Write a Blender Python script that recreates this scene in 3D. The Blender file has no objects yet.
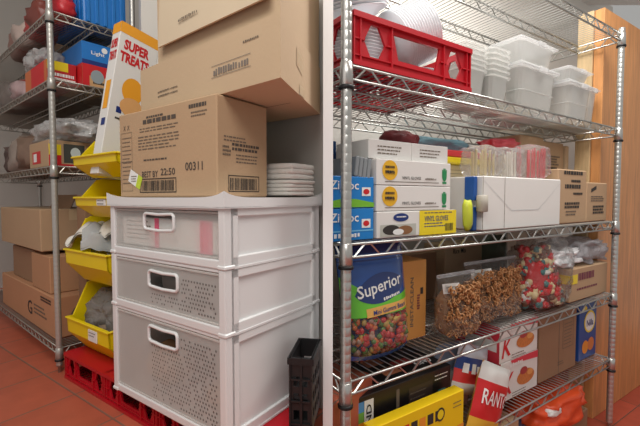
import bpy, bmesh, math, random
from mathutils import Vector, Matrix, noise
from mathutils.geometry import tessellate_polygon
C = bpy.context.scene.collection
sc = bpy.context.scene
random.seed(7)
PI = math.pi

# ------------------------------------------------------------------ camera, world, lights, exposure
CAMZ = 1.373
cam = bpy.data.objects.new('camera', bpy.data.cameras.new('camera'))
C.objects.link(cam); sc.camera = cam
cam.location = (0, 0, CAMZ)
cam.rotation_euler = (math.radians(90 - 2.4), 0, 0)
cam.data.lens = 380 * 36 / 640; cam.data.sensor_width = 36; cam.data.sensor_fit = 'HORIZONTAL'
cam.data.clip_start = 0.02

w = bpy.data.worlds.new('world'); sc.world = w; w.use_nodes = True
w.node_tree.nodes['Background'].inputs[0].default_value = (1.0, 0.985, 0.95, 1)
w.node_tree.nodes['Background'].inputs[1].default_value = 0.40

sc.view_settings.view_transform = 'Standard'; sc.view_settings.look = 'None'
sc.view_settings.gamma = 1; sc.view_settings.use_curve_mapping = False
sc.view_settings.exposure = -0.12
sc.cycles.max_bounces = 6; sc.cycles.transparent_max_bounces = 24
sc.cycles.diffuse_bounces = 3; sc.cycles.glossy_bounces = 3; sc.cycles.transmission_bounces = 6
sc.cycles.use_denoising = True
sc.cycles.caustics_reflective = False; sc.cycles.caustics_refractive = False

def area(name, loc, size, power, target, col=(1, .975, .93)):
    l = bpy.data.lights.new(name, 'AREA'); l.shape = 'RECTANGLE'; l.size, l.size_y = size
    l.energy = power; l.color = col
    o = bpy.data.objects.new(name, l); C.objects.link(o); o.location = loc
    o.rotation_euler = (Vector(target) - Vector(loc)).to_track_quat('-Z', 'Y').to_euler()
    return o
CEIL = 3.15
area('left_ceiling_lamp', (-.5, -.1, CEIL - .08), (1.3, .5), 27, (-.5, .35, 0))
area('right_ceiling_lamp', (1.15, 1.45, CEIL - .08), (1.3, .5), 56, (1.15, 1.75, 0))
area('front_fill_light', (.1, -1.1, CEIL - .08), (1.3, .5), 25, (.1, .6, .9))  # added fill light behind the camera, brightens front faces and partition

# ------------------------------------------------------------------ materials
def rgb(r, g, b):
    f = lambda c: (c / 255 / 12.92) if c / 255 <= .04045 else ((c / 255 + .055) / 1.055) ** 2.4
    return (f(r), f(g), f(b), 1)
_m = {}
def mat(name, col, rough=.6, metal=0, var=0, scale=8, bump=0, bscale=60, spec=.5, alpha=1, trans=0, coat=0):
    if name in _m: return _m[name]
    m = bpy.data.materials.new(name); m.use_nodes = True; _m[name] = m
    nt = m.node_tree; b = nt.nodes['Principled BSDF']
    c = rgb(*col); b.inputs['Base Color'].default_value = c
    b.inputs['Roughness'].default_value = rough; b.inputs['Metallic'].default_value = metal
    b.inputs['Specular IOR Level'].default_value = spec; b.inputs['Alpha'].default_value = alpha
    b.inputs['Transmission Weight'].default_value = trans; b.inputs['Coat Weight'].default_value = coat
    tc = nt.nodes.new('ShaderNodeTexCoord')
    if var:
        n = nt.nodes.new('ShaderNodeTexNoise'); n.inputs['Scale'].default_value = scale; n.inputs['Detail'].default_value = 5
        nt.links.new(tc.outputs['Object'], n.inputs['Vector'])
        mx = nt.nodes.new('ShaderNodeMix'); mx.data_type = 'RGBA'
        mx.inputs[6].default_value = tuple(x * (1 - var) for x in c[:3]) + (1,)
        mx.inputs[7].default_value = tuple(min(1, x * (1 + var)) for x in c[:3]) + (1,)
        nt.links.new(n.outputs['Fac'], mx.inputs[0]); nt.links.new(mx.outputs[2], b.inputs['Base Color'])
    if bump:
        n2 = nt.nodes.new('ShaderNodeTexNoise'); n2.inputs['Scale'].default_value = bscale; n2.inputs['Detail'].default_value = 4
        nt.links.new(tc.outputs['Object'], n2.inputs['Vector'])
        bp = nt.nodes.new('ShaderNodeBump'); bp.inputs['Strength'].default_value = bump; bp.inputs['Distance'].default_value = .01
        nt.links.new(n2.outputs['Fac'], bp.inputs['Height']); nt.links.new(bp.outputs[0], b.inputs['Normal'])
    return m
def film(name, tint=(235, 235, 235), opacity=.25, gloss=.45, bscale=25, bump=.8):
    """clear crinkled plastic film"""
    if name in _m: return _m[name]
    m = bpy.data.materials.new(name); m.use_nodes = True; _m[name] = m
    nt = m.node_tree; nt.nodes.clear(); N = nt.nodes.new; Lk = nt.links.new
    out = N('ShaderNodeOutputMaterial'); tr = N('ShaderNodeBsdfTransparent'); df = N('ShaderNodeBsdfDiffuse'); gl = N('ShaderNodeBsdfGlossy')
    tr.inputs[0].default_value = (.97, .97, .97, 1); df.inputs[0].default_value = rgb(*tint); gl.inputs['Roughness'].default_value = .22
    gl.inputs[0].default_value = (.95, .95, .95, 1)
    tc = N('ShaderNodeTexCoord'); n = N('ShaderNodeTexNoise'); n.inputs['Scale'].default_value = bscale; n.inputs['Detail'].default_value = 3
    n.inputs['Distortion'].default_value = 1.5
    bp = N('ShaderNodeBump'); bp.inputs['Strength'].default_value = bump; bp.inputs['Distance'].default_value = .03
    Lk(tc.outputs['Object'], n.inputs['Vector']); Lk(n.outputs['Fac'], bp.inputs['Height'])
    Lk(bp.outputs[0], gl.inputs['Normal']); Lk(bp.outputs[0], df.inputs['Normal'])
    lw = N('ShaderNodeLayerWeight'); lw.inputs[0].default_value = gloss; Lk(bp.outputs[0], lw.inputs['Normal'])
    tl = N('ShaderNodeBsdfTranslucent'); tl.inputs[0].default_value = rgb(*tint); md = N('ShaderNodeMixShader'); md.inputs[0].default_value = .4; Lk(df.outputs[0], md.inputs[1]); Lk(tl.outputs[0], md.inputs[2])
    m1 = N('ShaderNodeMixShader'); m1.inputs[0].default_value = opacity; Lk(tr.outputs[0], m1.inputs[1]); Lk(md.outputs[0], m1.inputs[2])
    mm = N('ShaderNodeMath'); mm.operation = 'MULTIPLY'; mm.inputs[1].default_value = .55; Lk(lw.outputs['Fresnel'], mm.inputs[0])
    m2 = N('ShaderNodeMixShader'); Lk(mm.outputs[0], m2.inputs[0]); Lk(m1.outputs[0], m2.inputs[1]); Lk(gl.outputs[0], m2.inputs[2])
    Lk(m2.outputs[0], out.inputs[0]); return m
def tiles(name, col, grout, sx, sy):
    m = bpy.data.materials.new(name); m.use_nodes = True; nt = m.node_tree; b = nt.nodes['Principled BSDF']
    tc = nt.nodes.new('ShaderNodeTexCoord'); br = nt.nodes.new('ShaderNodeTexBrick')
    br.offset = 0.0; br.inputs['Scale'].default_value = 1; br.inputs['Brick Width'].default_value = sx; br.inputs['Row Height'].default_value = sy
    br.inputs['Mortar Size'].default_value = .0035; br.inputs['Mortar Smooth'].default_value = .3
    br.inputs['Color1'].default_value = rgb(*col); br.inputs['Color2'].default_value = rgb(*[int(c * .93) for c in col]); br.inputs['Mortar'].default_value = rgb(*grout)
    nt.links.new(tc.outputs['Object'], br.inputs['Vector'])
    n = nt.nodes.new('ShaderNodeTexNoise'); n.inputs['Scale'].default_value = 14; n.inputs['Detail'].default_value = 6
    nt.links.new(tc.outputs['Object'], n.inputs['Vector'])
    mx = nt.nodes.new('ShaderNodeMix'); mx.data_type = 'RGBA'; mx.blend_type = 'MULTIPLY'; mx.inputs[0].default_value = .35
    nt.links.new(br.outputs['Color'], mx.inputs[6]); nt.links.new(n.outputs['Fac'], mx.inputs[7]); nt.links.new(mx.outputs[2], b.inputs['Base Color'])
    bp = nt.nodes.new('ShaderNodeBump'); bp.inputs['Strength'].default_value = .35; bp.inputs['Distance'].default_value = .004; bp.invert = True
    nt.links.new(br.outputs['Fac'], bp.inputs['Height']); nt.links.new(bp.outputs[0], b.inputs['Normal'])
    b.inputs['Roughness'].default_value = .42; return m
def woodmat(name, col):
    m = bpy.data.materials.new(name); m.use_nodes = True; nt = m.node_tree; b = nt.nodes['Principled BSDF']
    tc = nt.nodes.new('ShaderNodeTexCoord'); mp = nt.nodes.new('ShaderNodeMapping'); mp.inputs['Scale'].default_value = (9, 9, .8)
    n = nt.nodes.new('ShaderNodeTexNoise'); n.inputs['Scale'].default_value = 3; n.inputs['Detail'].default_value = 6; n.inputs['Distortion'].default_value = 1.2
    nt.links.new(tc.outputs['Object'], mp.inputs[0]); nt.links.new(mp.outputs[0], n.inputs['Vector'])
    r = nt.nodes.new('ShaderNodeValToRGB'); r.color_ramp.elements[0].position = .35; r.color_ramp.elements[1].position = .68
    r.color_ramp.elements[0].color = rgb(*[int(c * .86) for c in col]); r.color_ramp.elements[1].color = rgb(*col)
    nt.links.new(n.outputs['Fac'], r.inputs[0]); nt.links.new(r.outputs[0], b.inputs['Base Color']); b.inputs['Roughness'].default_value = .45
    return m

WIRE = mat('chrome_wire', (190, 190, 186), .3, .85)
POST = mat('chrome_post', (200, 200, 196), .3, .8)
BLACK = mat('black_plastic', (20, 20, 22), .55)
WHITEP = mat('white_plastic', (226, 226, 226), .38, var=.02, scale=3)
KRAFT = mat('kraft_board', (186, 155, 122), .85, var=.06, scale=6, bump=.06, bscale=90)
KRAFT2 = mat('pale_kraft_board', (200, 174, 142), .85, var=.05, scale=5, bump=.05, bscale=90)
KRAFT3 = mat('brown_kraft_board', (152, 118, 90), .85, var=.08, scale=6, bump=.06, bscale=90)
TAPE = mat('packing_tape', (200, 176, 140), .3)
INK = mat('black_ink', (52, 46, 42), .7)
INKG = mat('grey_ink', (112, 98, 84), .8)
WHITEB = mat('white_board', (228, 226, 222), .55, var=.02)
RED = mat('red_plastic', (186, 18, 34), .35, var=.05, scale=4)
REDINK = mat('red_ink', (205, 28, 36), .5)
YEL = mat('yellow_plastic', (240, 212, 12), .38, var=.05, scale=5)
BLUE = mat('blue_print', (30, 120, 200), .4)
NAVY = mat('navy_print', (26, 50, 120), .4)
WHITE = mat('white_print', (240, 240, 238), .5)
GREEN = mat('green_print', (120, 190, 50), .45)
YELP = mat('yellow_print', (240, 215, 30), .45)
ORNG = mat('orange_print', (236, 150, 50), .5)
CLEAR = film('clear_film', tint=(245, 245, 245), opacity=.07, gloss=.16)
CLEARW = film('milky_film', tint=(245, 245, 250), opacity=.42, gloss=.2)

# ------------------------------------------------------------------ bays: each keeps its own origin, heading and unit
class Bay:
    def __init__(s, T, yaw, S): s.T = Vector(T); s.yaw = yaw; s.S = S
LEFT = Bay((-.20064, .79648, CAMZ - .54575), -.6031, .8)
RIGHT = Bay((.07761, 1.13433, CAMZ - 1.21701), .5765, 1.3)
bay = LEFT
def place(o, loc, rz=0, rx=0, ry=0):
    c, s = math.cos(bay.yaw), math.sin(bay.yaw); x, y, z = [k * bay.S for k in loc]
    o.location = bay.T + Vector((c * x - s * y, s * x + c * y, z))
    o.rotation_euler = (Matrix.Rotation(bay.yaw + rz, 3, 'Z') @ Matrix.Rotation(ry, 3, 'Y') @ Matrix.Rotation(rx, 3, 'X')).to_euler()

# ------------------------------------------------------------------ mesh builder
_txt = {}
def glyphs(s):
    key = s; bold = s.startswith('*'); s = s.lstrip('*')
    if key in _txt: return _txt[key]
    if s.startswith('~'):            # print too blurred to read: short strokes grouped like words
        r = random.Random(len(s) * 7 + 1); vs = []; fs = []; x = 0; n = int(s[1:])
        for k in range(n):
            w_ = r.uniform(.5, .8) / n; z0 = r.uniform(0, .12); z1 = r.uniform(.7, 1); b0 = len(vs)
            vs += [(x, z0), (x + w_, z0), (x + w_, z1), (x, z1)]; fs.append((b0, b0 + 1, b0 + 2, b0 + 3)); x += 1.0 / n * (1 if r.random() > .2 else 1.25)
        m_ = max(v[0] for v in vs); _txt[key] = ([(a / m_, c) for a, c in vs], fs); return _txt[key]
    cu = bpy.data.curves.new('t', 'FONT'); cu.body = s; cu.resolution_u = 2; cu.align_x = 'LEFT'; cu.offset = .045 if bold else .012
    o = bpy.data.objects.new('t', cu); C.objects.link(o)
    dg = bpy.context.evaluated_depsgraph_get(); me = bpy.data.meshes.new_from_object(o.evaluated_get(dg))
    vs = [v.co.copy() for v in me.vertices]; fs = [tuple(p.vertices) for p in me.polygons]
    bpy.data.objects.remove(o); bpy.data.curves.remove(cu); bpy.data.meshes.remove(me)
    x0 = min(v.x for v in vs); x1 = max(v.x for v in vs); y0 = min(v.y for v in vs); y1 = max(v.y for v in vs)
    vs = [((v.x - x0) / (x1 - x0), (v.y - y0) / (y1 - y0)) for v in vs]
    _txt[key] = (vs, fs); return _txt[key]
class MB:
    def __init__(s): s.v = []; s.f = []; s.mi = []; s.ms = []; s.sm = []; s.M = Matrix()
    def m(s, mt):
        if mt not in s.ms: s.ms.append(mt)
        return s.ms.index(mt)
    def add(s, vs, fs, mt, smooth=False):
        b = len(s.v); k = s.m(mt)
        s.v += [s.M @ Vector(v) for v in vs]
        for f in fs: s.f.append(tuple(b + i for i in f)); s.mi.append(k); s.sm.append(smooth)
        return s
    def box(s, a, b, mt, bev=0, seg=1):
        bm = bmesh.new(); bmesh.ops.create_cube(bm, size=1)
        c = [(a[i] + b[i]) / 2 for i in range(3)]; d = [abs(b[i] - a[i]) for i in range(3)]
        for v in bm.verts: v.co = Vector([c[i] + v.co[i] * d[i] for i in range(3)])
        if bev: bmesh.ops.bevel(bm, geom=bm.edges[:], offset=min(bev, min(d) * .45), segments=seg, profile=.5, affect='EDGES')
        bm.verts.index_update()
        s.add([v.co.copy() for v in bm.verts], [[v.index for v in f.verts] for f in bm.faces], mt, False); bm.free(); return s
    def quad(s, p, mt): return s.add(p, [tuple(range(len(p)))], mt)
    def rect(s, o, u, v, mt, eps=0):
        o, u, v = Vector(o), Vector(u), Vector(v); return s.quad([o, o + u, o + u + v, o + v], mt)
    def tube(s, pts, r, mt, n=6, closed=False, smooth=True, rs=None):
        pts = [Vector(p) for p in pts]; N = len(pts); vs = []; fs = []; prev = None
        for i, p in enumerate(pts):
            if closed: t = (pts[(i + 1) % N] - pts[i - 1]).normalized()
            else: t = (pts[min(i + 1, N - 1)] - pts[max(i - 1, 0)]).normalized()
            if prev is None: a = t.orthogonal().normalized()
            else: a = (prev - t * prev.dot(t)); a = a.normalized() if a.length > 1e-6 else t.orthogonal().normalized()
            prev = a; b = t.cross(a); rr = rs[i] if rs else r
            for k in range(n):
                q = 2 * PI * (k + .5) / n; vs.append(p + (a * math.cos(q) + b * math.sin(q)) * rr)
        for i in range(N if closed else N - 1):
            j = (i + 1) % N
            for k in range(n): fs.append((i * n + k, i * n + (k + 1) % n, j * n + (k + 1) % n, j * n + k))
        if not closed: fs += [tuple(range(n))[::-1], tuple((N - 1) * n + k for k in range(n))]
        return s.add(vs, fs, mt, smooth)
    def lathe(s, prof, mt, n=24, c=(0, 0, 0), smooth=True):
        vs = []; fs = []
        for r, z in prof:
            for k in range(n):
                a = 2 * PI * k / n; vs.append((c[0] + r * math.cos(a), c[1] + r * math.sin(a), c[2] + z))
        for i in range(len(prof) - 1):
            for k in range(n): fs.append((i * n + k, i * n + (k + 1) % n, (i + 1) * n + (k + 1) % n, (i + 1) * n + k))
        fs += [tuple(range(n))[::-1], tuple((len(prof) - 1) * n + k for k in range(n))]
        return s.add(vs, fs, mt, smooth)
    def holed(s, outer, holes, th, mt, P):
        """plate with holes; P(x, y, d) -> point, d 0..th"""
        loops = [[Vector((x, y, 0)) for x, y in l] for l in [outer] + holes]
        flat = [p for l in loops for p in l]; tri = tessellate_polygon(loops); n = len(flat)
        vs = [P(p.x, p.y, 0) for p in flat] + [P(p.x, p.y, th) for p in flat]
        fs = [tuple(t) for t in tri] + [tuple(i + n for i in t)[::-1] for t in tri]
        b = 0
        for l in loops:
            for i in range(len(l)): j = (i + 1) % len(l); fs.append((b + i, b + j, b + j + n, b + i + n))
            b += len(l)
        return s.add(vs, fs, mt)
    def text(s, t, o, u, v, w, h, mt, fn=None):
        """o = lower left, u/v unit directions, fitted to w x h"""
        vs, fs = glyphs(t); o, u, v = Vector(o), Vector(u), Vector(v)
        if fn: return s.add([fn(x * w, y * h) for x, y in vs], fs, mt)
        return s.add([o + u * (x * w) + v * (y * h) for x, y in vs], fs, mt)
    def front(s, t, x, z, w, h, mt, y=0): return s.text(t, (x, y - .0012, z), (1, 0, 0), (0, 0, 1), w, h, mt)
    def right(s, t, y, z, w, h, mt, x=0): return s.text(t, (x + .0012, y, z), (0, 1, 0), (0, 0, 1), w, h, mt)
    def left(s, t, y, z, w, h, mt, x=0): return s.text(t, (x - .0012, y, z), (0, -1, 0), (0, 0, 1), w, h, mt)
    def top(s, t, x, y, w, h, mt, z=0): return s.text(t, (x, y, z + .0012), (1, 0, 0), (0, 1, 0), w, h, mt)
    def prect(s, x, z, w, h, mt, y=0, e=.0007): return s.quad([(x, y - e, z), (x + w, y - e, z), (x + w, y - e, z + h), (x, y - e, z + h)], mt)
    def rrect(s, y, z, w, h, mt, x=0, e=.0007): return s.quad([(x + e, y, z), (x + e, y + w, z), (x + e, y + w, z + h), (x + e, y, z + h)], mt)
    def lrect(s, y, z, w, h, mt, x=0, e=.0007): return s.quad([(x - e, y, z), (x - e, y, z + h), (x - e, y + w, z + h), (x - e, y + w, z)], mt)
    def trect(s, x, y, w, h, mt, z=0, e=.0007): return s.quad([(x, y, z + e), (x + w, y, z + e), (x + w, y + h, z + e), (x, y + h, z + e)], mt)
    def disc(s, cx, cz, rx, rz, mt, y=0, e=.0009, n=24): return s.quad([(cx + rx * math.cos(2 * PI * k / n), y - e, cz + rz * math.sin(2 * PI * k / n)) for k in range(n)], mt)
    def fpoly(s, pts, mt, y=0, e=.0008): return s.quad([(x, y - e, z) for x, z in pts], mt)
    def frame(s, x, z, w, h, t, mt, y=0, side='f', e=.0011):
        f = {'f': lambda a, b, c, d: s.prect(a, b, c, d, mt, y, e), 'r': lambda a, b, c, d: s.rrect(a, b, c, d, mt, y, e), 'l': lambda a, b, c, d: s.lrect(a, b, c, d, mt, y, e)}[side]
        f(x, z, w, t); f(x, z + h - t, w, t); f(x, z + t, t, h - 2 * t); f(x + w - t, z + t, t, h - 2 * t); return s
    def barcode(s, x, z, w, h, y=0, side='f', mt=None, n=16):
        r = random.Random(int(x * 1e4)); mt = mt or INK
        for k in range(n):
            a = x + w * (k + .2 * r.random()) / n; ww = w / n * (.35 + .35 * r.random())
            (s.prect if side == 'f' else s.rrect if side == 'r' else s.lrect)(a, z, ww, h, mt, y, .0012)
        return s
    def lines(s, x, z, w, n, step, mt, y=0, side='f', h=.003):
        """small print too fine to read"""
        r = random.Random(int((x + z) * 1e4) + n)
        for k in range(n):
            a = x
            while a < x + w * (.75 + .25 * r.random()):
                ww = w * (.05 + .1 * r.random()); (s.prect if side == 'f' else s.rrect if side == 'r' else s.lrect)(a, z - k * step, ww, h, mt, y, .0010); a += ww + w * .025
        return s
    def sheet(s, nx, ny, fn, mt, smooth=True):
        vs = [fn(i / nx, j / ny) for j in range(ny + 1) for i in range(nx + 1)]
        return s.add(vs, [(j * (nx + 1) + i, j * (nx + 1) + i + 1, (j + 1) * (nx + 1) + i + 1, (j + 1) * (nx + 1) + i) for j in range(ny) for i in range(nx)], mt, smooth)
    def blob(s, c, r, mt, amp=.1, freq=3, sub=3, sq=1.0, seed=0, flat=None):
        """lumpy rounded body; sq<1 squarer; flat: clamp bottom z"""
        bm = bmesh.new(); bmesh.ops.create_icosphere(bm, subdivisions=sub, radius=1)
        vs = []
        for v in bm.verts:
            p = v.co.copy()
            q = Vector([math.copysign(abs(p[i]) ** sq, p[i]) for i in range(3)])
            d = 1 + amp * noise.noise(p * freq + Vector((seed, seed * .7, 3))) + amp * .5 * noise.noise(p * freq * 2.3 + Vector((seed, 1, 3)))
            q = Vector([c[i] + q[i] * r[i] * d for i in range(3)])
            if flat is not None: q.z = max(q.z, flat)
            vs.append(q)
        bm.verts.index_update()
        s.add(vs, [[v.index for v in f.verts] for f in bm.faces], mt, True); bm.free(); return s
    def build(s, name, parent=None, S=None):
        S = S or bay.S; me = bpy.data.meshes.new(name); me.from_pydata([v * S for v in s.v], [], s.f)
        for mt in s.ms: me.materials.append(mt)
        me.polygons.foreach_set('material_index', s.mi); me.polygons.foreach_set('use_smooth', s.sm); me.update()
        o = bpy.data.objects.new(name, me); C.objects.link(o)
        if parent: o.parent = parent
        return o
def tag(o, label=None, cat=None, group=None, kind=None):
    if label: o['label'] = label
    if cat: o['category'] = cat
    if group: o['group'] = group
    if kind: o['kind'] = kind
    return o
def thing(name, label, cat, loc, rz=0, group=None, rx=0, ry=0):
    o = bpy.data.objects.new(name, None); C.objects.link(o); o.empty_display_size = .05
    place(o, loc, rz, rx, ry); return tag(o, label, cat, group)
def one(mb, name, label, cat, loc, rz=0, group=None, rx=0, ry=0):
    o = mb.build(name); place(o, loc, rz, rx, ry); return tag(o, label, cat, group)
def copy_tree(o, parent=None):
    c = o.copy(); C.objects.link(c); c.parent = parent
    if parent: c.matrix_parent_inverse = o.matrix_parent_inverse.copy()
    for ch in list(o.children): copy_tree(ch, c)
    return c

# ------------------------------------------------------------------ setting
WALLW = mat('white_painted_wall', (222, 218, 211), .8, var=.015, scale=2)
WALLP = mat('painted_wall', (204, 200, 194), .8, var=.015, scale=2)
PARTW = mat('partition_paint', (250, 250, 250), .6)
CEILM = mat('ceiling_paint', (225, 223, 218), .9)
def struct(mb, name, loc=(0, 0, 0), S=None, world=False):
    o = mb.build(name, S=1 if world else None)
    if not world: place(o, loc)
    else: o.location = loc
    o['kind'] = 'structure'; return o
QUARRY = tiles('red_quarry_tile', (214, 112, 84), (150, 112, 94), .24, .24)
QUARRY2 = tiles('red_quarry_tile_dark', (190, 84, 62), (110, 76, 64), .40, .40)
# raised floor of the left bay
bay = LEFT
FZ = -.115
b = MB(); P_ = [(1.217, -1.281), (.012, .469), (.012, .84), (-4, .84), (-4, -1.281)]
b.add([(x, y, z) for z in (FZ, FZ - .9) for x, y in P_], [(4, 3, 2, 1, 0), (5, 6, 7, 8, 9)] + [(i, (i + 1) % 5, (i + 1) % 5 + 5, i + 5) for i in range(5)], QUARRY)
struct(b, "floor_left")
b = MB(); b.box((-.69, .48, FZ), (.014, .492, 2.9), WALLP); b.box((-.69, .492, FZ), (-.65, .82, 2.9), WALLP); b.box((-3.4, .80, FZ), (-.69, .84, 2.9), WALLP); struct(b, 'wall_left_back')
b = MB(); b.box((-3.44, -1.5, FZ), (-3.4, .84, 2.9), WALLP); struct(b, 'wall_left')
bay = RIGHT
RF = -.12
b = MB(); b.box((-1, -1.6, RF - .03), (3.2, 1.2, RF), QUARRY2); struct(b, 'floor_right')
b = MB(); b.box((-.34, .58, RF), (3.0, .62, 2.4), WALLW); struct(b, 'wall_right_back')
b = MB(); b.box((.008, .985, CAMZ - 1.37), (.0335, 1.10, CEIL), PARTW); struct(b, 'wall_partition', world=True)
b = MB(); b.box((-4, -1.5, CEIL), (4.5, 3.6, CEIL + .05), CEILM); struct(b, 'ceiling', world=True)

# ------------------------------------------------------------------ wire shelving
def truss(b, p, q, h=.031, period=.066, r1=.0036, r2=.0026, mt=None):
    mt = mt or WIRE
    p, q = Vector(p), Vector(q); d = q - p; L = d.length; d.normalize(); up = Vector((0, 0, 1))
    b.tube([p, q], r1, mt, 6); b.tube([p - up * h, q - up * h], r1, mt, 6)
    n = max(1, round(L / period)); st = L / n; pts = []
    for k in range(n):
        a = k * st
        pts += [p + d * (a + .0 * st) - up * h * .95, p + d * (a + .12 * st) - up * h * .95, p + d * (a + .42 * st) - up * h * .08, p + d * (a + .62 * st) - up * h * .08, p + d * (a + .92 * st) - up * h * .95]
    b.tube(pts, r2, mt, 4, smooth=False)
def shelf_unit(name, label, loc, rz, W, D, zs, H0, H1, mids=2, pitch=.022, r=.0128, period=.066, wr=.0019, mt=None, pm=None, group=None, rings=True):
    t = thing(name, label, 'shelving', loc, rz, group); pm = pm or POST; mt = mt or WIRE
    for px in (0, W):
        for py in (0, D):
            b = MB(); prof = [(r * .4, H0), (r * .55, H0), (r * .55, H0 + .03), (r, H0 + .03)]; z = H0 + .04
            while z < H1:
                prof += [(r, z), (r * (.975 if rings else .988), z + .001), (r * (.975 if rings else .988), z + .0024), (r, z + .0034)]; z += .021
            prof += [(r, H1), (r * .9, H1 + .006), (r * .3, H1 + .009)]
            b.lathe(prof, pm, 16, (px, py, 0)); po = b.build('post', t)
            for z in zs:
                c = MB(); c.lathe([(r * 1.02, z + .004), (r * 1.14, z + .003), (r * 1.26, z - .048), (r * 1.02, z - .049)], pm, 16, (px, py, 0))
                c.lathe([(r * 1.3, z - .048), (r * 1.42, z - .050), (r * 1.42, z - .056), (r * 1.02, z - .057)], BLACK, 16, (px, py, 0))
                c.build('collar', po)
    for z in zs:
        b = MB(); e = r * 1.1
        for k in range(mids + 2): y = D * k / (mids + 1); truss(b, (e if k in (0, mids + 1) else 0, y, z), (W - e if k in (0, mids + 1) else W, y, z), mt=mt, period=period)
        for x in (0, W): truss(b, (x, e, z), (x, D - e, z), mt=mt)
        n = int(W / pitch)
        for k in range(1, n): x = W * k / n; b.tube([(x, 0, z + .002), (x, D, z + .002)], wr, mt, 4, smooth=False)
        b.build('shelf', t)
    return t

# ------------------------------------------------------------------ boxes and crates
def carton(w, d, h, mt=None, bev=.004, tape=True, seam=True, flap=None, tm=None):
    b = MB(); mt = mt or KRAFT; b.box((0, 0, 0), (w, d, h), mt, bev)
    if seam: b.trect(.004, d / 2 - .001, w - .008, .002, INKG, h)
    if tape:
        b.trect(-.0, d / 2 - .022, w, .044, tm or TAPE, h, .0005); b.rrect(d / 2 - .022, h - .06, .044, .06, tm or TAPE, w, .0005); b.lrect(d / 2 - .022, h - .06, .044, .06, tm or TAPE, 0, .0005)
    return b
def hexhole(cx, cz, a, c, n=6):  # pointed top and bottom
    return [(cx - a * .35, cz - c), (cx - a, cz - c * .0), (cx - a * .35, cz + c), (cx + a * .35, cz + c), (cx + a, cz), (cx + a * .35, cz - c)]
def crate(W, D, H, mt, solid=False):
    b = MB(); t = .006
    if solid: b.box((.002, .002, H - .006), (W - .002, D - .002, H - .001), mt, .001)
    def face(L, P):
        hx = L * .13; mid = [(L * .34, H * .30), (L * .30, H * .80), (L * .70, H * .80), (L * .66, H * .30)]
        holes = [hexhole(L * .16, H * .52, L * .078, H * .33), mid, hexhole(L * .84, H * .52, L * .078, H * .33)]
        b.holed([(0, 0), (L, 0), (L, H), (0, H)], holes, t, mt, P)
        for z, hh, e in ((0, .012, .008), (H - .013, .013, .009), (H * .19, .003, .005)):    # lips and ribs stand proud
            pa, pb = P(-.002, z, -e), P(L + .002, z + hh, 0); b.box([min(pa[i], pb[i]) for i in range(3)], [max(pa[i], pb[i]) for i in range(3)], mt)
        for x in (0, L * .045, L * .275, L * .725, L * .955, L - .004):
            pa, pb = P(x, .008, -.006), P(x + .004, H - .008, 0); b.box([min(pa[i], pb[i]) for i in range(3)], [max(pa[i], pb[i]) for i in range(3)], mt)
        for x0, x1 in ((0, .08), (.24, .30), (.70, .76), (.92, 1)):
            pa, pb = P(L * x0, H * .5, -.005), P(L * x1, H * .5 + .003, 0); b.box([min(pa[i], pb[i]) for i in range(3)], [max(pa[i], pb[i]) for i in range(3)], mt)
    face(W, lambda x, z, d: (x, d, z)); face(W, lambda x, z, d: (x, D - d, z))
    face(D, lambda x, z, d: (W - d, x, z)); face(D, lambda x, z, d: (d, x, z))
    n = int(W / .03); m = int(D / .03); hs = []
    for i in range(n):
        for j in range(m):
            x0 = .012 + (W - .024) * i / n; x1 = x0 + (W - .024) / n - .007; y0 = .012 + (D - .024) * j / m; y1 = y0 + (D - .024) / m - .007
            hs.append([(x0, y0), (x1, y0), (x1, y1), (x0, y1)])
    for i in range(n + 1): x = .008 + (W - .018) * i / n; b.box((x, .006, .002), (x + .005, D - .006, .008), mt)
    for j in range(m + 1): y = .008 + (D - .018) * j / m; b.box((.006, y, .002), (W - .006, y + .005, .008), mt)
    return b

# ================================================================== LEFT BAY
bay = LEFT
# ---- red shallow crates on the tiles
CW = .345; cr = crate(CW, .36, .113, RED, True)
base = one(cr, 'crate', 'red shallow plastic crate on the tile floor beside the shelf post, under the yellow bins', 'crate', (-1.088, .045, FZ + .001), 0, 'red crates on the tile floor')
for k, lb in ((1, 'red plastic crate on the tiles under the left half of the white drawer tower'), (2, 'red plastic crate on the tiles under the front right corner of the white drawer tower')):
    c = base.copy(); C.objects.link(c); place(c, (-1.088 + k * (CW + .003), .045, FZ + .001)); c['label'] = lb
cr = crate(.10, .20, .113, RED, True)
one(cr, 'crate', 'small red crate on the floor underneath the black crate', 'crate', (.022, .10, FZ + .001), .35, 'red crates on the tile floor')
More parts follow.
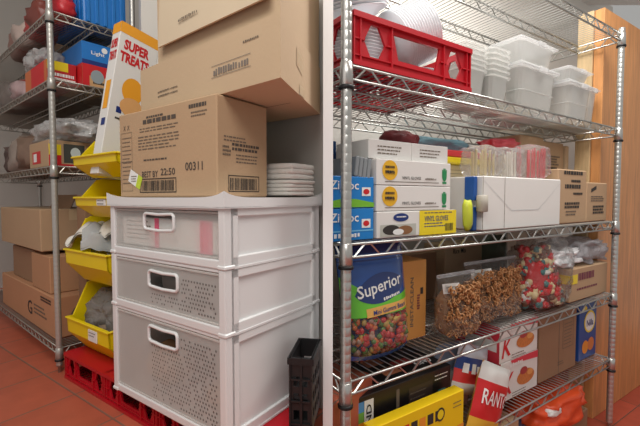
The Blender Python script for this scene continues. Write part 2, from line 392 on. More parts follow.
# ---- black crate
def black_crate():
    b = MB(); W, D, H = .068, .15, .216
    b.holed([(0, 0), (W, 0), (W, H), (0, H)], [[(.012 + .024 * i, .03 + .05 * j), (.03 + .024 * i, .03 + .05 * j), (.03 + .024 * i, .06 + .05 * j), (.012 + .024 * i, .06 + .05 * j)] for i in range(2) for j in range(3)], .005, BLACK, lambda x, z, d: (x, d, z))
    for P, L in ((lambda x, z, d: (x, D - d, z), W), (lambda x, z, d: (W - d, x, z), D), (lambda x, z, d: (d, x, z), D)):
        n = int(L / .035); b.holed([(0, 0), (L, 0), (L, H), (0, H)], [[(.015 + (L - .03) * i / n, .03 + .05 * j), (.015 + (L - .03) * (i + .7) / n, .03 + .05 * j), (.015 + (L - .03) * (i + .7) / n, .06 + .05 * j), (.015 + (L - .03) * i / n, .06 + .05 * j)] for i in range(n) for j in range(3)], .005, BLACK, P)
    b.box((-.005, -.005, H - .02), (W + .005, .003, H), BLACK); b.box((-.005, D - .003, H - .02), (W + .005, D + .005, H), BLACK)
    b.box((-.005, 0, H - .02), (.003, D, H), BLACK); b.box((W - .003, 0, H - .02), (W + .005, D, H), BLACK)
    for x in (.0, W * .5, W - .005): b.box((x, -.006, .005), (x + .005, 0, H), BLACK)
    for z in (.0, .018, .085, .15): b.box((0, -.006, z), (W, 0, z + .005), BLACK)
    b.box((0, 0, .0), (W, D, .006), BLACK)
    for x in (.03,): b.box((x - .004, .005, .10), (x + .004, D - .005, .105), BLACK)
    b.box((.006, .006, .09), (W - .006, D - .006, .10), mat('dark_grey_plastic', (38, 38, 40), .5))
    return b
one(black_crate(), 'crate', 'black plastic crate standing beside the white drawer tower by the partition', 'crate', (.080, .168, .0), .45)

# ---- white drawer tower
DRW = film('clouded_plastic', tint=(252, 250, 246), opacity=.44, gloss=.05, bscale=6, bump=.15)
DRW0 = film('clouded_plastic_clear', tint=(252, 250, 246), opacity=.30, gloss=.05, bscale=6, bump=.15)
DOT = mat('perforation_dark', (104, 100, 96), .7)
W, D = .588, .438
tw = thing('drawer_tower', 'white plastic three drawer tower with clouded grey fronts on red crates', 'drawer tower', (-W, 0, 0.0))
TZ = [(0, .3045), (.3045, .487), (.487, .655)]
def tier(z0, z1):
    b = MB(); p = .027
    for x in (0, W - p):
        b.box((x, 0, z0), (x + p, .034, z1), WHITEP, .004, 2); b.box((x, D - .034, z0), (x + p, D, z1), WHITEP, .004, 2)
    b.box((.002, .001, z0), (W - .002, .03, z0 + .026), WHITEP, .004, 2); b.box((.01, .004, z1 - .010), (W - .01, .03, z1), WHITEP, .002)
    for x in (0, W - .012):
        b.box((x, .02, z0), (x + .012, D - .02, z0 + .034), WHITEP, .003, 2)
        b.box((x, .02, z1 - .026), (x + .012, D - .02, z1), WHITEP, .003, 2)
        xx = x + (.008 if x == 0 else -.0)
        b.box((xx, .03, z0 + .02), (xx + .004, D - .03, z1 - .02), WHITEP)
        b.box((x, .02, z0), (x + .012, .05, z1), WHITEP, .003, 2); b.box((x, D - .045, z0), (x + .012, D - .02, z1), WHITEP, .003, 2)
    b.box((.01, D - .01, z0), (W - .01, D - .004, z1), WHITEP); b.box((.01, .03, z0 + .004), (W - .01, D - .01, z0 + .010), WHITEP)
    # flared foot where the tier meets the next one
    b.box((-.003, -.003, z0), (.03, .036, z0 + .012), WHITEP, .003); b.box((W - .03, -.003, z0), (W + .003, .036, z0 + .012), WHITEP, .003)
    b.box((-.003, D - .04, z0), (.02, D + .001, z0 + .012), WHITEP, .003); b.box((W - .02, D - .04, z0), (W + .003, D + .001, z0 + .012), WHITEP, .003)
    b.box((W - .012, .03, z0), (W + .002, D - .03, z0 + .006), WHITEP)
    return b
def rr(cx, cz, a, c, r, sag=0, n=4):
    pts = []
    for sx, sz, q in ((1, 1, 0), (-1, 1, 1), (-1, -1, 2), (1, -1, 3)):
        for k in range(n + 1):
            t = PI / 2 * (q + k / n); pts.append((cx + sx * (a - r) + r * math.cos(t), cz + sz * (c - r) + r * math.sin(t)))
        if q in (0, 2) and sag: pts.append((cx, cz + sz * c - sag))
    return pts
def drawer(z0, z1, hx, hz, ha, hc, dots):
    DD = DRW if dots else DRW0
    x0, x1 = .029, W - .029; a, c = z0 + .028, z1 - .012
    b = MB(); hole = rr(hx, hz, ha, hc, .012, .003)
    b.holed([(x0, a), (x1, a), (x1, c), (x0, c)], [hole], .004, DD, lambda x, z, d: (x, .006 + d, z))
    b.box((x0, .01, a), (x0 + .003, D - .03, c - .01), DD); b.box((x1 - .003, .01, a), (x1, D - .03, c - .01), DD)
    b.box((x0, .01, a), (x1, D - .03, a + .003), DD); b.box((x0, D - .033, a), (x1, D - .03, c - .01), DD)
    b.box((x0, .002, c - .006), (x1, .010, c), DD, .001); b.box((x0, .003, a), (x1, .010, a + .005), DD, .001)
    r = random.Random(int(z0 * 100))
    if dots:
        nz = int((c - a - .03) / .0125)
        for i in range(40):
            for j in range(nz):
                x = x0 + .02 + i * .0128 + (j % 2) * .0064; z = a + .018 + j * .0125
                if x > x1 - .015 or r.random() < .15: continue
                if abs(x - hx) < ha + .012 and abs(z - hz) < hc + .012: continue
                fade = (x - x0) / (x1 - x0)
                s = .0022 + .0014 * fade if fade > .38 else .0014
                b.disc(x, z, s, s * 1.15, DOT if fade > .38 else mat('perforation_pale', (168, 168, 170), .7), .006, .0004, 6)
    o = b.build('drawer', tw)
    h = MB(); h.tube([(x, .0035, z) for x, z in hole], .0052, WHITEP, 8, closed=True); h.build('handle', o)
for z0, z1 in TZ: tier(z0, z1).build('frame', tw)
drawer(*TZ[2], .286, .606, .078, .025, False)
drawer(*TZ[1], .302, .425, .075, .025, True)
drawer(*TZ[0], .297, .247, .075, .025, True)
b = MB()
def lidz(x, y):
    u = abs(2 * x / W - 1); v = abs(2 * y / D - 1); return .017 * (u ** 9) * (v ** 7)
nx, ny = 36, 24; e = .007
top = lambda i, j: (-e + (W + 2 * e) * i, -e + (D + 2 * e) * j, .681 + lidz(W * min(max(i, 0), 1), D * j))
b.sheet(nx, ny, top, WHITEP)
for (f0, f1) in (((0, 0), (1, 0)), ((1, 0), (1, 1)), ((1, 1), (0, 1)), ((0, 1), (0, 0))):
    b.sheet(24, 1, lambda i, j, f0=f0, f1=f1: (lambda p: (p[0], p[1], p[2] if j else .654))(top(f0[0] + (f1[0] - f0[0]) * i, f0[1] + (f1[1] - f0[1]) * i)), WHITEP, False)
b.box((-e, -e, .652), (W + e, D + e, .656), WHITEP)
b.build('lid', tw)

# ---- what lies in the drawers
PINK = mat('pink_print', (232, 96, 130), .5)
b = MB(); b.box((0, 0, 0), (.50, .2, .095), WHITEB, .004)
for z in (0,): b.prect(.10 + .095, 0, .024, .095, PINK); b.prect(.115 + .305, 0, .055, .095, PINK)
for k in range(5): b.disc(.43, .012 + k * .018, .004, .004, REDINK, 0, .001, 8)
b.lines(.03, .08, .14, 5, .014, INKG)
one(b, 'paper_goods_carton', 'white carton with pink stripes lying inside the top drawer', 'carton', (-W + .04, .022, .487 + .033))
TANB = mat('tan_bread', (186, 150, 110), .8, var=.15, scale=20)
for x, y, s, lb in ((-.42, .12, .085, 'larger pale tan bag inside the bottom drawer'), (-.13, .10, .05, 'small round tan bag inside the bottom drawer at its right')):
    b = MB(); b.blob((0, 0, s * .75), (s * 1.15, s * .7, s * .8), TANB, .15, 2, 3, .8, 3, flat=0); one(b, 'food_bag', lb, 'bag', (x, y, .032))
b = MB(); b.blob((0, 0, .055), (.17, .09, .055), mat('grey_bag', (120, 116, 112), .6, var=.2, scale=20), .15, 2, 3, .7, 5, flat=0)
one(b, 'utensil_bag', 'grey bundle inside the middle drawer', 'bag', (-.25, .14, .338))

# ---- carton on the tower
INKM = mat('worn_ink', (84, 74, 66), .8)
b = carton(.51, .205, .285, KRAFT, seam=True, tape=False)
b.text('22:50', (.245, -.0012, .068), (1, 0, 0), (0, 0, 1), .075, .022, INKM); b.text('BEST BY', (.14, -.0012, .064), (1, 0, 0), (0, 0, 1), .09, .020, INKM)
b.text('00311', (.37, -.0012, .078), (1, 0, 0), (0, 0, 1), .08, .025, INKM)
b.frame(.125, .014, .20, .046, .003, INK); b.barcode(.135, .02, .18, .033, n=26)
b.frame(.012, .02, .07, .20, .0012, INKG); b.lines(.02, .20, .055, 12, .014, INKG); b.frame(.012, .12, .07, .002, .001, INKG)
b.lines(.17, .255, .12, 1, .01, INKM, h=.006)
b.lines(.15, .238, .18, 1, .012, INKM, h=.013); b.lines(.13, .222, .21, 2, .009, INKG, h=.003); b.lines(.12, .195, .22, 5, .010, INKG, h=.0035); b.lines(.15, .118, .15, 1, .01, INKM, h=.005)
b.lines(.39, .258, .085, 1, .012, INKM, h=.011); b.lines(.40, .243, .07, 2, .010, INKG, h=.004)
for k in range(2): b.text('X', (.03 + .024 * k, -.0012, .228), (1, 0, 0), (0, 0, 1), .014, .016, INKG)
b.lines(.025, .170, .10, 2, .01, INKG, .51, 'r', .004); b.lines(.055, .148, .11, 2, .013, INKM, .51, 'r', .008); b.lines(.07, .12, .09, 3, .010, INKG, .51, 'r', .004); b.lines(.02, .14, .03, 3, .011, INKG, .51, 'r', .006)
b.frame(.04, .015, .125, .048, .0025, INK, .51, 'r'); b.barcode(.046, .02, .11, .035, .51, 'r', n=18)
ct = b.build('carton'); place(ct, (-.572, .03, .6825)); tag(ct, 'kraft carton printed 00311 standing on top of the white drawer tower', 'carton')
b = MB(); b.quad([(.055, -.0015, .055), (.10, -.0015, .035), (.118, -.0015, .075), (.073, -.0015, .095)], WHITE); b.quad([(.10, -.0016, .035), (.125, -.0016, .024), (.143, -.0016, .064), (.118, -.0016, .075)], mat('lime_sticker', (200, 220, 60), .5))
b.lines(.075, .068, .03, 3, .008, INKG, -.0012); b.build('sticker', ct)

INKL = mat('faded_ink', (128, 118, 110), .8)
# ---- long crushed carton laid across, and the open one on it
def skewbox(b, pts, z0, z1, mt, dz=(0, 0, 0, 0)):
    vs = [(x, y, z0) for x, y in pts] + [(x, y, z1 + d) for (x, y), d in zip(pts, dz)]
    b.add(vs, [(3, 2, 1, 0), (4, 5, 6, 7), (0, 1, 5, 4), (1, 2, 6, 5), (2, 3, 7, 6), (3, 0, 4, 7)], mt)
b = MB(); P0 = [(-.53, .088), (.165, .035), (.012, .425), (-.54, .44)]
skewbox(b, [(x + .53, y - .088) for x, y in P0], 0, .158, KRAFT2)
L = Vector((.695, -.053)); u = L.normalized(); fn = lambda x, z, e=.0015: (u.x * x + u.y * e * 0, u.y * x - e, z)
b.text('~14', fn(.43, .055), (u.x, u.y, 0), (0, 0, 1), .15, .020, INKL)
for k in range(2): b.quad([fn(.42, .05 + k * .032), fn(.59, .05 + k * .032), fn(.59, .0515 + k * .032), fn(.42, .0515 + k * .032)], INKL)
for k in range(2): b.text('~16', fn(.12, .045 + k * .014), (u.x, u.y, 0), (0, 0, 1), .12, .006, INKG)
b.text('~9', fn(.56, .115), (u.x, u.y, 0), (0, 0, 1), .06, .006, INKG)
b.quad([(.02, .17, -.0008), (.02, .173, -.0008), (.56, .153, -.0008), (.56, .15, -.0008)], INKG)
lc = b.build('carton'); place(lc, (-.53, .088, .971)); tag(lc, 'long kraft carton lying across the top of the 00311 carton, jutting over its right end', 'carton')
b = MB(); s0 = Vector((.695, -.053)); s1 = Vector((.542, .337)); sd = (s1 - s0).normalized(); nn = Vector((sd.y, -sd.x)) * .0012
def sp(t, z): p = s0 + sd * t + nn; return (p.x, p.y, z)
b.quad([sp(.13, .075), sp(.19, .06), sp(.195, .11), sp(.135, .125)], TAPE); b.quad([sp(.16, .002), sp(.21, .002), sp(.21, .03), sp(.16, .03)], TAPE); b.build('tape', lc)
b = MB(); Q = [(0, 0), (.575, -.042), (.425, .34), (0, .35)]
skewbox(b, Q, 0, .30, KRAFT2)
bx = b.build('carton'); place(bx, (-.418, .086, 1.131)); tag(bx, 'big kraft carton with its front flap folded down, topmost above the drawer tower', 'carton')
b = MB()
Lq = .555; uq = Vector((.575, -.042)).normalized()
b.add([(uq.x * a, uq.y * a - c, z) for a, c, z in ((.035, .020, .04), (Lq, .022, .035), (Lq, .006, .30), (.035, .006, .30), (.035, .014, .04), (Lq, .016, .035), (Lq, .0, .30), (.035, .0, .30))], [(0, 1, 2, 3), (7, 6, 5, 4), (0, 4, 5, 1), (1, 5, 6, 2), (3, 2, 6, 7), (0, 3, 7, 4)], mat('lit_flap_board', (212, 193, 165), .85, var=.05, scale=5))  # paler than the carton body: light on the flap put into its colour
b.text('~11', (uq.x * .16, uq.y * .16 - .0225, .085), (uq.x, uq.y, 0), (0, .06, 1), .10, .01, INKG)
b.build('flap', bx)

# ---- folded white towels
TOW = mat('white_towel', (222, 218, 212), .9, bump=.25, bscale=120)
def towel(n, seed):
    b = MB(); r = random.Random(seed); z = 0
    for k in range(n):
        h = .05 / n; dx = r.uniform(-.004, .004)
        b.blob((dx, 0, z + h / 2), (.100 + r.uniform(-.003, .003), .075, h * .62), TOW, .05, 2, 3, .35, k + seed); z += h
    return b
one(towel(4, 1), 'folded_towel', 'folded white towel bundle lying on the drawer tower, lower of the two', 'towel', (-.088, .335, .688), 0, 'folded white towels')
one(towel(3, 5), 'folded_towel', 'folded white towel bundle on top of another, behind the 00311 carton', 'towel', (-.09, .335, .741), 0, 'folded white towels')

# ---- yellow hopper bins
def bin_(W, D, H, lip=.52, foot=.09):
    b = MB(); t = .006
    prof = [(foot * .8, 0), (0, H * .30), (-.004, lip * H), (.022, lip * H), (.085, H * .96), (.105, H), (D, H), (D - .02, 0)]
    for x in (0, W - t):
        n = len(prof); b.add([(x, y, z) for y, z in prof] + [(x + t, y, z) for y, z in prof], [tuple(range(n))[::-1], tuple(range(n, 2 * n))] + [(i, (i + 1) % n, (i + 1) % n + n, i + n) for i in range(n)], YEL)
    def strip(p, q, tt=t, x0=0, x1=W):
        (y0, z0), (y1, z1) = p, q; d = Vector((y1 - y0, z1 - z0)).normalized(); nr = Vector((-d.y, d.x)) * tt
        vs = [(x, y, z) for x in (x0, x1) for y, z in ((y0, z0), (y1, z1), (y1 + nr.x, z1 + nr.y), (y0 + nr.x, z0 + nr.y))]
        b.add(vs, [(0, 1, 2, 3), (7, 6, 5, 4), (0, 4, 5, 1), (1, 5, 6, 2), (2, 6, 7, 3), (3, 7, 4, 0)], YEL)
    strip((0, H * .30), (foot * .8, 0), -t * -1); strip((-.004, lip * H), (0, H * .30)); strip((foot * .8, 0), (D - .02, 0)); strip((D - .02, 0), (D, H))
    b.box((-.004, -.010, lip * H - .008), (W + .004, .006, lip * H), YEL, .002)           # front lip
    for x in (-.004, W - t): b.box((x, .105, H - .008), (x + t + .004, D, H), YEL, .002)
    for x in (-.004, W - .004): b.tube([(x + .004, -.0, lip * H - .004), (x + .004, .024, lip * H - .004), (x + .004, .087, H * .96)], .005, YEL, 6)
    return b
BX = [(-1.085, .055, .0, .36, .33, .305), (-1.085, .055, .31, .36, .33, .285), (-.965, .05, .598, .34, .33, .163), (-.975, .05, .764, .345, .33, .163)]
names = ['large yellow plastic hopper bin holding a grey plastic bag, lowest of the stack', 'large yellow plastic hopper bin with white cloths spilling out', 'smaller yellow plastic hopper bin, second from the top of the stack', 'top yellow plastic hopper bin with the tall red lettered box standing in it']
for (x, y, z, w_, d_, h_), nm in zip(BX, names):
    o = one(bin_(w_, d_, h_), 'hopper_bin', nm, 'bin', (x, y, z + .0005), 0, 'stacked yellow hopper bins')
    if z in (0.0, .598):
        c = MB(); zz = h_ * .30; c.box((w_ * .55, -.006, zz + .002), (w_ * .75, -.002, zz + h_ * .16), WHITEB, .001); c.lines(w_ * .57, zz + h_ * .12, w_ * .15, 2, .012, INKG, -.006); c.build('label', o)
CLOTH = mat('white_cloth', (226, 222, 212), .95, bump=.3, bscale=50); CLOTHG = mat('grey_cloth', (176, 178, 178), .95, bump=.3, bscale=50)
def cloth(mt, seed, w, d, h):
    b = MB()
    def f(i, j):
        x = (i - .5) * w; y = (j - .35) * d
        q = 1 - (2 * i - 1) ** 2; p = 1 - (1.6 * (j - .4)) ** 2
        z = h * max(q, 0) ** .5 * max(p, 0) ** .6 + .03 * noise.noise(Vector((i * 5 + seed, j * 4, seed))) + .016 * math.sin(i * 14 + seed + 3 * j)
        if j < .2: z -= (.2 - j) * .5 * h * 2
        return (x + .02 * noise.noise(Vector((j * 4, i * 3, seed))), y, z)
    b.sheet(30, 24, f, mt)
    m = b.v; n = len(m); b.v += [v + Vector((0, 0, -.008)) for v in m]; b.f += [tuple(i + n for i in f_)[::-1] for f_ in b.f]; b.mi *= 2; b.sm *= 2
    return b
one(cloth(CLOTH, 2, .24, .20, .09), 'cloth', 'white crumpled cloth hanging over the lip of the large yellow bin', 'cloth', (-.99, .15, .47), .3)
one(cloth(CLOTHG, 7, .15, .17, .07), 'cloth', 'pale grey cloth folded among the white ones in the large yellow bin', 'cloth', (-.93, .12, .475), -.5)
one(cloth(CLOTH, 11, .26, .20, .12), 'cloth', 'white cloth heaped at the right side of the large yellow bin', 'cloth', (-.82, .18, .475), .2)
FOILG = film('grey_bag_film', tint=(170, 164, 160), opacity=.7, gloss=.3, bscale=14)
b = MB(); b.blob((0, 0, .10), (.145, .12, .11), FOILG, .25, 2.6, 4, .8, 9, flat=.0); b.blob((.0, -.02, .08), (.11, .09, .06), mat('brown_rice', (150, 130, 110), .8, var=.3, scale=60), .2, 3, 3, .8, 2, flat=.004)
one(b, 'plastic_bag', 'grey clear plastic bag slumped in the lowest yellow bin', 'bag', (-.92, .20, .06))
# ---- tall box in the top bin
b = MB(); w_, d_, h_ = .17, .065, .64
b.box((0, 0, 0), (w_, d_, h_), WHITEB, .002)
OR = mat('gold_print', (240, 165, 40), .5)
b.prect(0, h_ - .045, w_, .045, OR); b.lrect(0, h_ - .045, d_, .045, OR); b.trect(0, 0, w_, d_, OR, h_)
b.front('*SUPER', .022, .53, .11, .044, REDINK); b.front('*TREATS', .012, .476, .125, .044, REDINK)
b.disc(.085, .37, .045, .055, OR, 0, .0009); b.disc(.09, .30, .05, .04, mat('tan_print', (225, 170, 110), .5), 0, .0011); 
b.prect(.03, .262, .022, .026, NAVY); b.prect(.03, .235, .03, .008, INK); b.prect(.10, .225, .035, .008, INK)
b.prect(.075, .155, .085, .03, REDINK); b.front('TREATS', .085, .162, .065, .014, WHITE, -.0004)
b.text('*SUPER', (-.0012, d_ - .008, .53), (0, -1, 0), (0, 0, 1), .05, .04, REDINK); b.text('*TREATS', (-.0012, d_ - .006, .478), (0, -1, 0), (0, 0, 1), .054, .04, REDINK)
b.lrect(.012, .27, .036, .12, OR, 0, .001); b.lrect(.01, .20, .03, .03, NAVY, 0, .0011)
one(b, 'treat_box', 'tall white box lettered SUPER TREATS leaning in the top yellow bin', 'box', (-.80, .062, .776), PI / 2, None, 0, math.radians(10))
b = MB(); b.blob((0, 0, .045), (.06, .045, .05), film('white_bag_film', tint=(235, 235, 235), opacity=.8, gloss=.25), .3, 3, 3, .9, 4, flat=0)
one(b, 'plastic_bag', 'small white plastic bag beside the tall lettered box in the top yellow bin', 'bag', (-.765, .145 + .08, .775))

# ---- wire shelf at the left
th = -.08; U = Vector((math.cos(th), math.sin(th))); V = Vector((-math.sin(th), math.cos(th))); FRp = Vector((-1.17, .05)); LW, LD = 1.6, .36
o0 = FRp - U * LW
DW = mat('dull_wire', (170, 166, 158), .35, .7)
DP = mat('dull_post', (186, 184, 178), .38, .55)
shelf_unit('wire_shelving', 'grey wire shelving unit with corner post left of the yellow bins', (o0.x, o0.y, 0), th, LW, LD, [1.50, 1.205, .82, -.005], FZ, 1.95, mids=1, mt=DW, pm=DP, rings=False)
def LS(a, y, z): p = FRp - U * a + V * y; return (p.x, p.y, z)     # a = distance left of the post, y = depth
SH = {0: 1.505, 1: 1.210, 2: .825, 3: .0}
# top shelf
b = MB(); b.box((0, 0, 0), (.40, .20, .26), BLUE, .01, 2)
for k in range(5): b.box((.40, .015 + k * .038, .01), (.406, .03 + k * .038, .25), BLUE, .002)
for k in range(9): b.box((.02 + k * .042, -.006, .01), (.036 + k * .042, 0, .25), BLUE, .002)
one(b, 'storage_tote', 'bright blue ribbed plastic tote at the back of the top wire shelf', 'tote', LS(.42, .14, SH[0]), th)
b = MB(); b.blob((0, 0, .05), (.09, .05, .055), mat('red_bag', (196, 40, 50), .4, var=.3, scale=14), .25, 3, 3, .8, 1, flat=0); one(b, 'snack_bag', 'red snack bag on the top wire shelf in front of the blue tote', 'bag', LS(.10, .075, SH[0]), th)
for k, (a, y, c, lb) in enumerate(((.42, .09, (190, 60, 60), 'red bag at the far left of the top wire shelf'), (.62, .08, (190, 170, 160), 'pale mixed bag on the top wire shelf left of the red one'), (.27, .06, (120, 60, 50), 'brown bag on the top wire shelf close to the post'))):
    b = MB(); b.blob((0, 0, .06), (.10, .07, .07), mat('bag_colour_%s' % 'abc'[k], c, .4, var=.4, scale=12), .3, 3, 3, .8, k + 5, flat=0); one(b, 'snack_bag', lb, 'bag', LS(a, y, SH[0]), th)
# second shelf
b = MB(); b.box((0, 0, 0), (.34, .12, .105), mat('dark_red_print', (190, 30, 36), .45), .002); b.rrect(0, .062, .085, .042, YELP, .34); b.rrect(.004, .012, .11, .016, WHITE, .34, .0009)
b.lines(.01, .036, .10, 1, .01, WHITE, .34, 'r', .014); b.lines(.01, .015, .09, 1, .01, REDINK, .34, 'r', .008); b.prect(0, .0, .34, .105, mat('orange_brown_print', (206, 110, 60), .5)); b.prect(.10, .0, .20, .105, REDINK, 0, .001)
one(b, 'cracker_box', 'red and yellow box on the wire shelf below the silver bag', 'box', LS(.43, .01, SH[1]), th)
b = MB(); b.box((0, 0, 0), (.30, .135, .108), mat('tan_print_board', (206, 160, 110), .6), .002); b.rrect(0, .055, .135, .053, REDINK, .30); b.rrect(0, 0, .03, .055, REDINK, .30)
b.quad([(.3012, .065 + .03 * math.cos(a * PI / 8), .055 + .032 * math.sin(a * PI / 8)) for a in range(16)], mat('grey_print', (150, 160, 165), .5)); b.lines(.045, .02, .05, 1, .01, INK, .30, 'r', .01); b.prect(0, 0, .30, .108, REDINK)
one(b, 'snack_box', 'red and tan box with a grey round picture under the blue box', 'box', LS(.33, .135, SH[1]), th)
b = MB(); b.box((0, 0, 0), (.30, .135, .105), BLUE, .002); b.text('Light', (.3012, .04, .045), (0, 1, 0), (0, 0, 1), .06, .022, WHITE); b.quad([(.3011, .10 + .014 * math.cos(a * PI / 6), .08 + .014 * math.sin(a * PI / 6)) for a in range(12)], WHITE)
b.rrect(0, 0, .135, .02, NAVY, .30); one(b, 'snack_box', 'blue box stacked on the red and tan box on the wire shelf', 'box', LS(.33, .135, SH[1] + .1085), th)
SILV = film('silver_film', tint=(232, 230, 228), opacity=.8, gloss=.5, bscale=12)
b = MB(); b.blob((0, 0, .06), (.13, .07, .06), SILV, .35, 3, 4, .8, 3, flat=0); one(b, 'foil_bag', 'crumpled silver bag standing behind the red and yellow box', 'bag', LS(.40, .08, SH[1] + .106), th)
b = MB(); b.box((0, 0, 0), (.2, .12, .10), KRAFT3, .003); one(b, 'carton', 'small brown carton behind the silver bag on the wire shelf', 'carton', LS(.42, .27, SH[1]), th, None)
b = MB(); b.blob((0, 0, .05), (.10, .08, .055), mat('pinkish_bag', (176, 150, 150), .5, var=.3, scale=20), .3, 3, 3, .8, 8, flat=0); one(b, 'snack_bag', 'greyish pink bag at the left of the red and yellow box', 'bag', LS(.60, .07, SH[1]), th)
# third shelf
b = MB(); b.box((0, 0, 0), (.30, .24, .125), KRAFT, .003); b.rrect(0, .0, .05, .055, REDINK, .30); b.rrect(0, .055, .05, .05, YELP, .30); b.rrect(.05, .0, .13, .014, REDINK, .30); b.rrect(.17, .0, .05, .055, REDINK, .30); b.rrect(.06, .02, .09, .09, mat('dark_print', (70, 72, 66), .5), .30)
b.quad([(.3014, .11 + .022 * math.cos(a * PI / 6), .07 + .026 * math.sin(a * PI / 6)) for a in range(12)], mat('pale_print', (205, 215, 210), .5))
b.prect(.05, .02, .13, .06, REDINK); b.prect(.07, .03, .05, .04, WHITE, 0, .001)
one(b, 'carton', 'kraft carton with red and yellow printed corners under the clear bag', 'carton', LS(.40, .01, SH[2]), th)
b = MB(); b.blob((0, 0, .055), (.24, .13, .062), SILV, .28, 3.2, 4, .75, 12, flat=0); one(b, 'plastic_bag', 'large crinkled silvery clear bag lying over the kraft carton', 'bag', LS(.27, .15, SH[2] + .127), th)
b = MB(); b.blob((0, 0, .1), (.10, .10, .10), mat('brown_snack_bag', (128, 104, 88), .5, var=.4, scale=14), .25, 3, 3, .8, 14, flat=0); one(b, 'snack_bag', 'brown and pink bag at the left of the kraft carton', 'bag', LS(.58, .10, SH[2]), th)
b = MB(); b.blob((0, 0, .1), (.06, .05, .13), mat('grey_brown_bag', (110, 92, 84), .5, var=.3, scale=14), .25, 3, 3, .8, 15, flat=0); one(b, 'snack_bag', 'dark bag at the back right end of the wire shelf', 'bag', LS(.07, .30, SH[2]), th)
# boxes on the bottom shelf
b = carton(1.0, .30, .20, mat('low_carton', (190, 140, 104), .85, var=.05)); b.text('G', (.56, -.0012, .05), (1, 0, 0), (0, 0, 1), .08, .075, INK)
b.lines(.67, .11, .22, 3, .02, INKG, h=.009); b.lines(.79, .17, .16, 2, .014, INK, h=.009); b.quad([(1.001, .12 + .055 * math.cos(a * PI / 8), .09 + .06 * math.sin(a * PI / 8)) for a in range(16)], INKG)
one(b, 'carton', 'kraft carton marked with a black letter G, lowest on the shelf', 'carton', LS(1.12, .02, SH[3]), th)
b = carton(.30, .26, .185, mat('mid_carton', (186, 140, 104), .85, var=.05)); 
one(b, 'carton', 'plain kraft carton between the lettered one and the open one', 'carton', LS(.51, .03, SH[3] + .2015), th)
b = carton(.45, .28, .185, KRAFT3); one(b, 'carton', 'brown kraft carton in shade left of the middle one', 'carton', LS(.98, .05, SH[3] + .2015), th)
b = carton(.80, .30, .215, KRAFT)
t = b.build('carton'); place(t, LS(1.10, .02, SH[3] + .405), th); tag(t, 'large kraft carton with a raised flap, topmost of the pile on the lower shelf', 'carton')
b = MB(); b.add([(.45, .14, .2155), (.78, .14, .2155), (.79, .17, .29), (.44, .17, .29)], [(0, 1, 2, 3)], KRAFT3); b.v += [v + Vector((0, .004, 0)) for v in b.v]; b.f.append((7, 6, 5, 4)); b.mi.append(0); b.sm.append(False); b.build('flap', t)
b = MB()
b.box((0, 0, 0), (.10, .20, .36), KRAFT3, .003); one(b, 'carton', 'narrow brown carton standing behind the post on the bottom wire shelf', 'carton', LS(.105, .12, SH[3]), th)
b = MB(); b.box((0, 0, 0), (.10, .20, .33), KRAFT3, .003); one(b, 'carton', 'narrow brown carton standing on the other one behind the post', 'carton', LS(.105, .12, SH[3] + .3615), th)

for k, (a, y, sh, r_, c, lb) in enumerate(((.66, .12, 1, (.12, .09, .08), (150, 60, 56), 'reddish bag at the far left of the second wire shelf'), (.74, .10, 2, (.14, .10, .12), (150, 136, 126), 'taupe bag at the far left of the third wire shelf'), (.20, .25, 0, (.09, .07, .06), (110, 96, 90), 'dull brown bag behind the brown one on the top wire shelf'), (.92, .12, 2, (.1, .1, .1), (90, 70, 64), 'dark brown bag at the left edge of the third wire shelf'), (.93, .1, 1, (.12, .1, .1), (120, 110, 104), 'grey bag at the left edge of the second wire shelf'), (.85, .14, 0, (.14, .1, .1), (150, 110, 100), 'rosy brown bag at the left edge of the top wire shelf'))):
    b = MB(); b.blob((0, 0, r_[2] * .8), r_, mat('fill_bag_%s' % 'abcdef'[k], c, .45, var=.4, scale=14), .3, 3, 3, .8, k + 31, flat=0); one(b, 'snack_bag', lb, 'bag', LS(a, y, SH[sh]), th)
for k, (a, y, sh, w_, d_, h_, lb) in enumerate(((1.0, .22, 1, .55, .12, .14, 'long brown carton at the back of the second wire shelf'), (.95, .26, 2, .50, .09, .22, 'long brown carton standing at the back of the third wire shelf'), (.95, .24, 0, .40, .10, .16, 'brown carton at the back of the top wire shelf left of the blue tote'))):
    b = MB(); b.box((0, 0, 0), (w_, d_, h_), KRAFT3, .003); one(b, 'carton', lb, 'carton', LS(a, y, SH[sh]), th)

# ================================================================== RIGHT BAY
bay = RIGHT
SW, SD = 1.5, .51
Z = {1: 1.647, 2: 1.236, 3: .826, 4: .5, 5: .205}
shelf_unit('wire_shelving', 'chrome wire shelving unit with five shelves between the partition and the wood panel', (0, 0, 0), 0, SW, SD, [Z[k] for k in (1, 2, 3, 4, 5)], RF, Z[1] + .02, period=.096, wr=.0016)
T_ = {k: Z[k] + .0045 for k in Z}
# wood panel right of the shelving
WOOD = woodmat('orange_wood', (226, 160, 100)); WOODL = woodmat('pale_wood', (226, 196, 150))
b = MB(); b.box((1.525, .075, RF), (2.4, .115, 1.80), WOOD, .002); o = b.build('trim_1'); place(o, (0, 0, 0)); o['kind'] = 'structure'
b = MB(); b.box((1.515, .116, RF), (1.56, .18, 1.80), WOODL, .002); o = b.build('trim_2'); place(o, (0, 0, 0)); o['kind'] = 'structure'

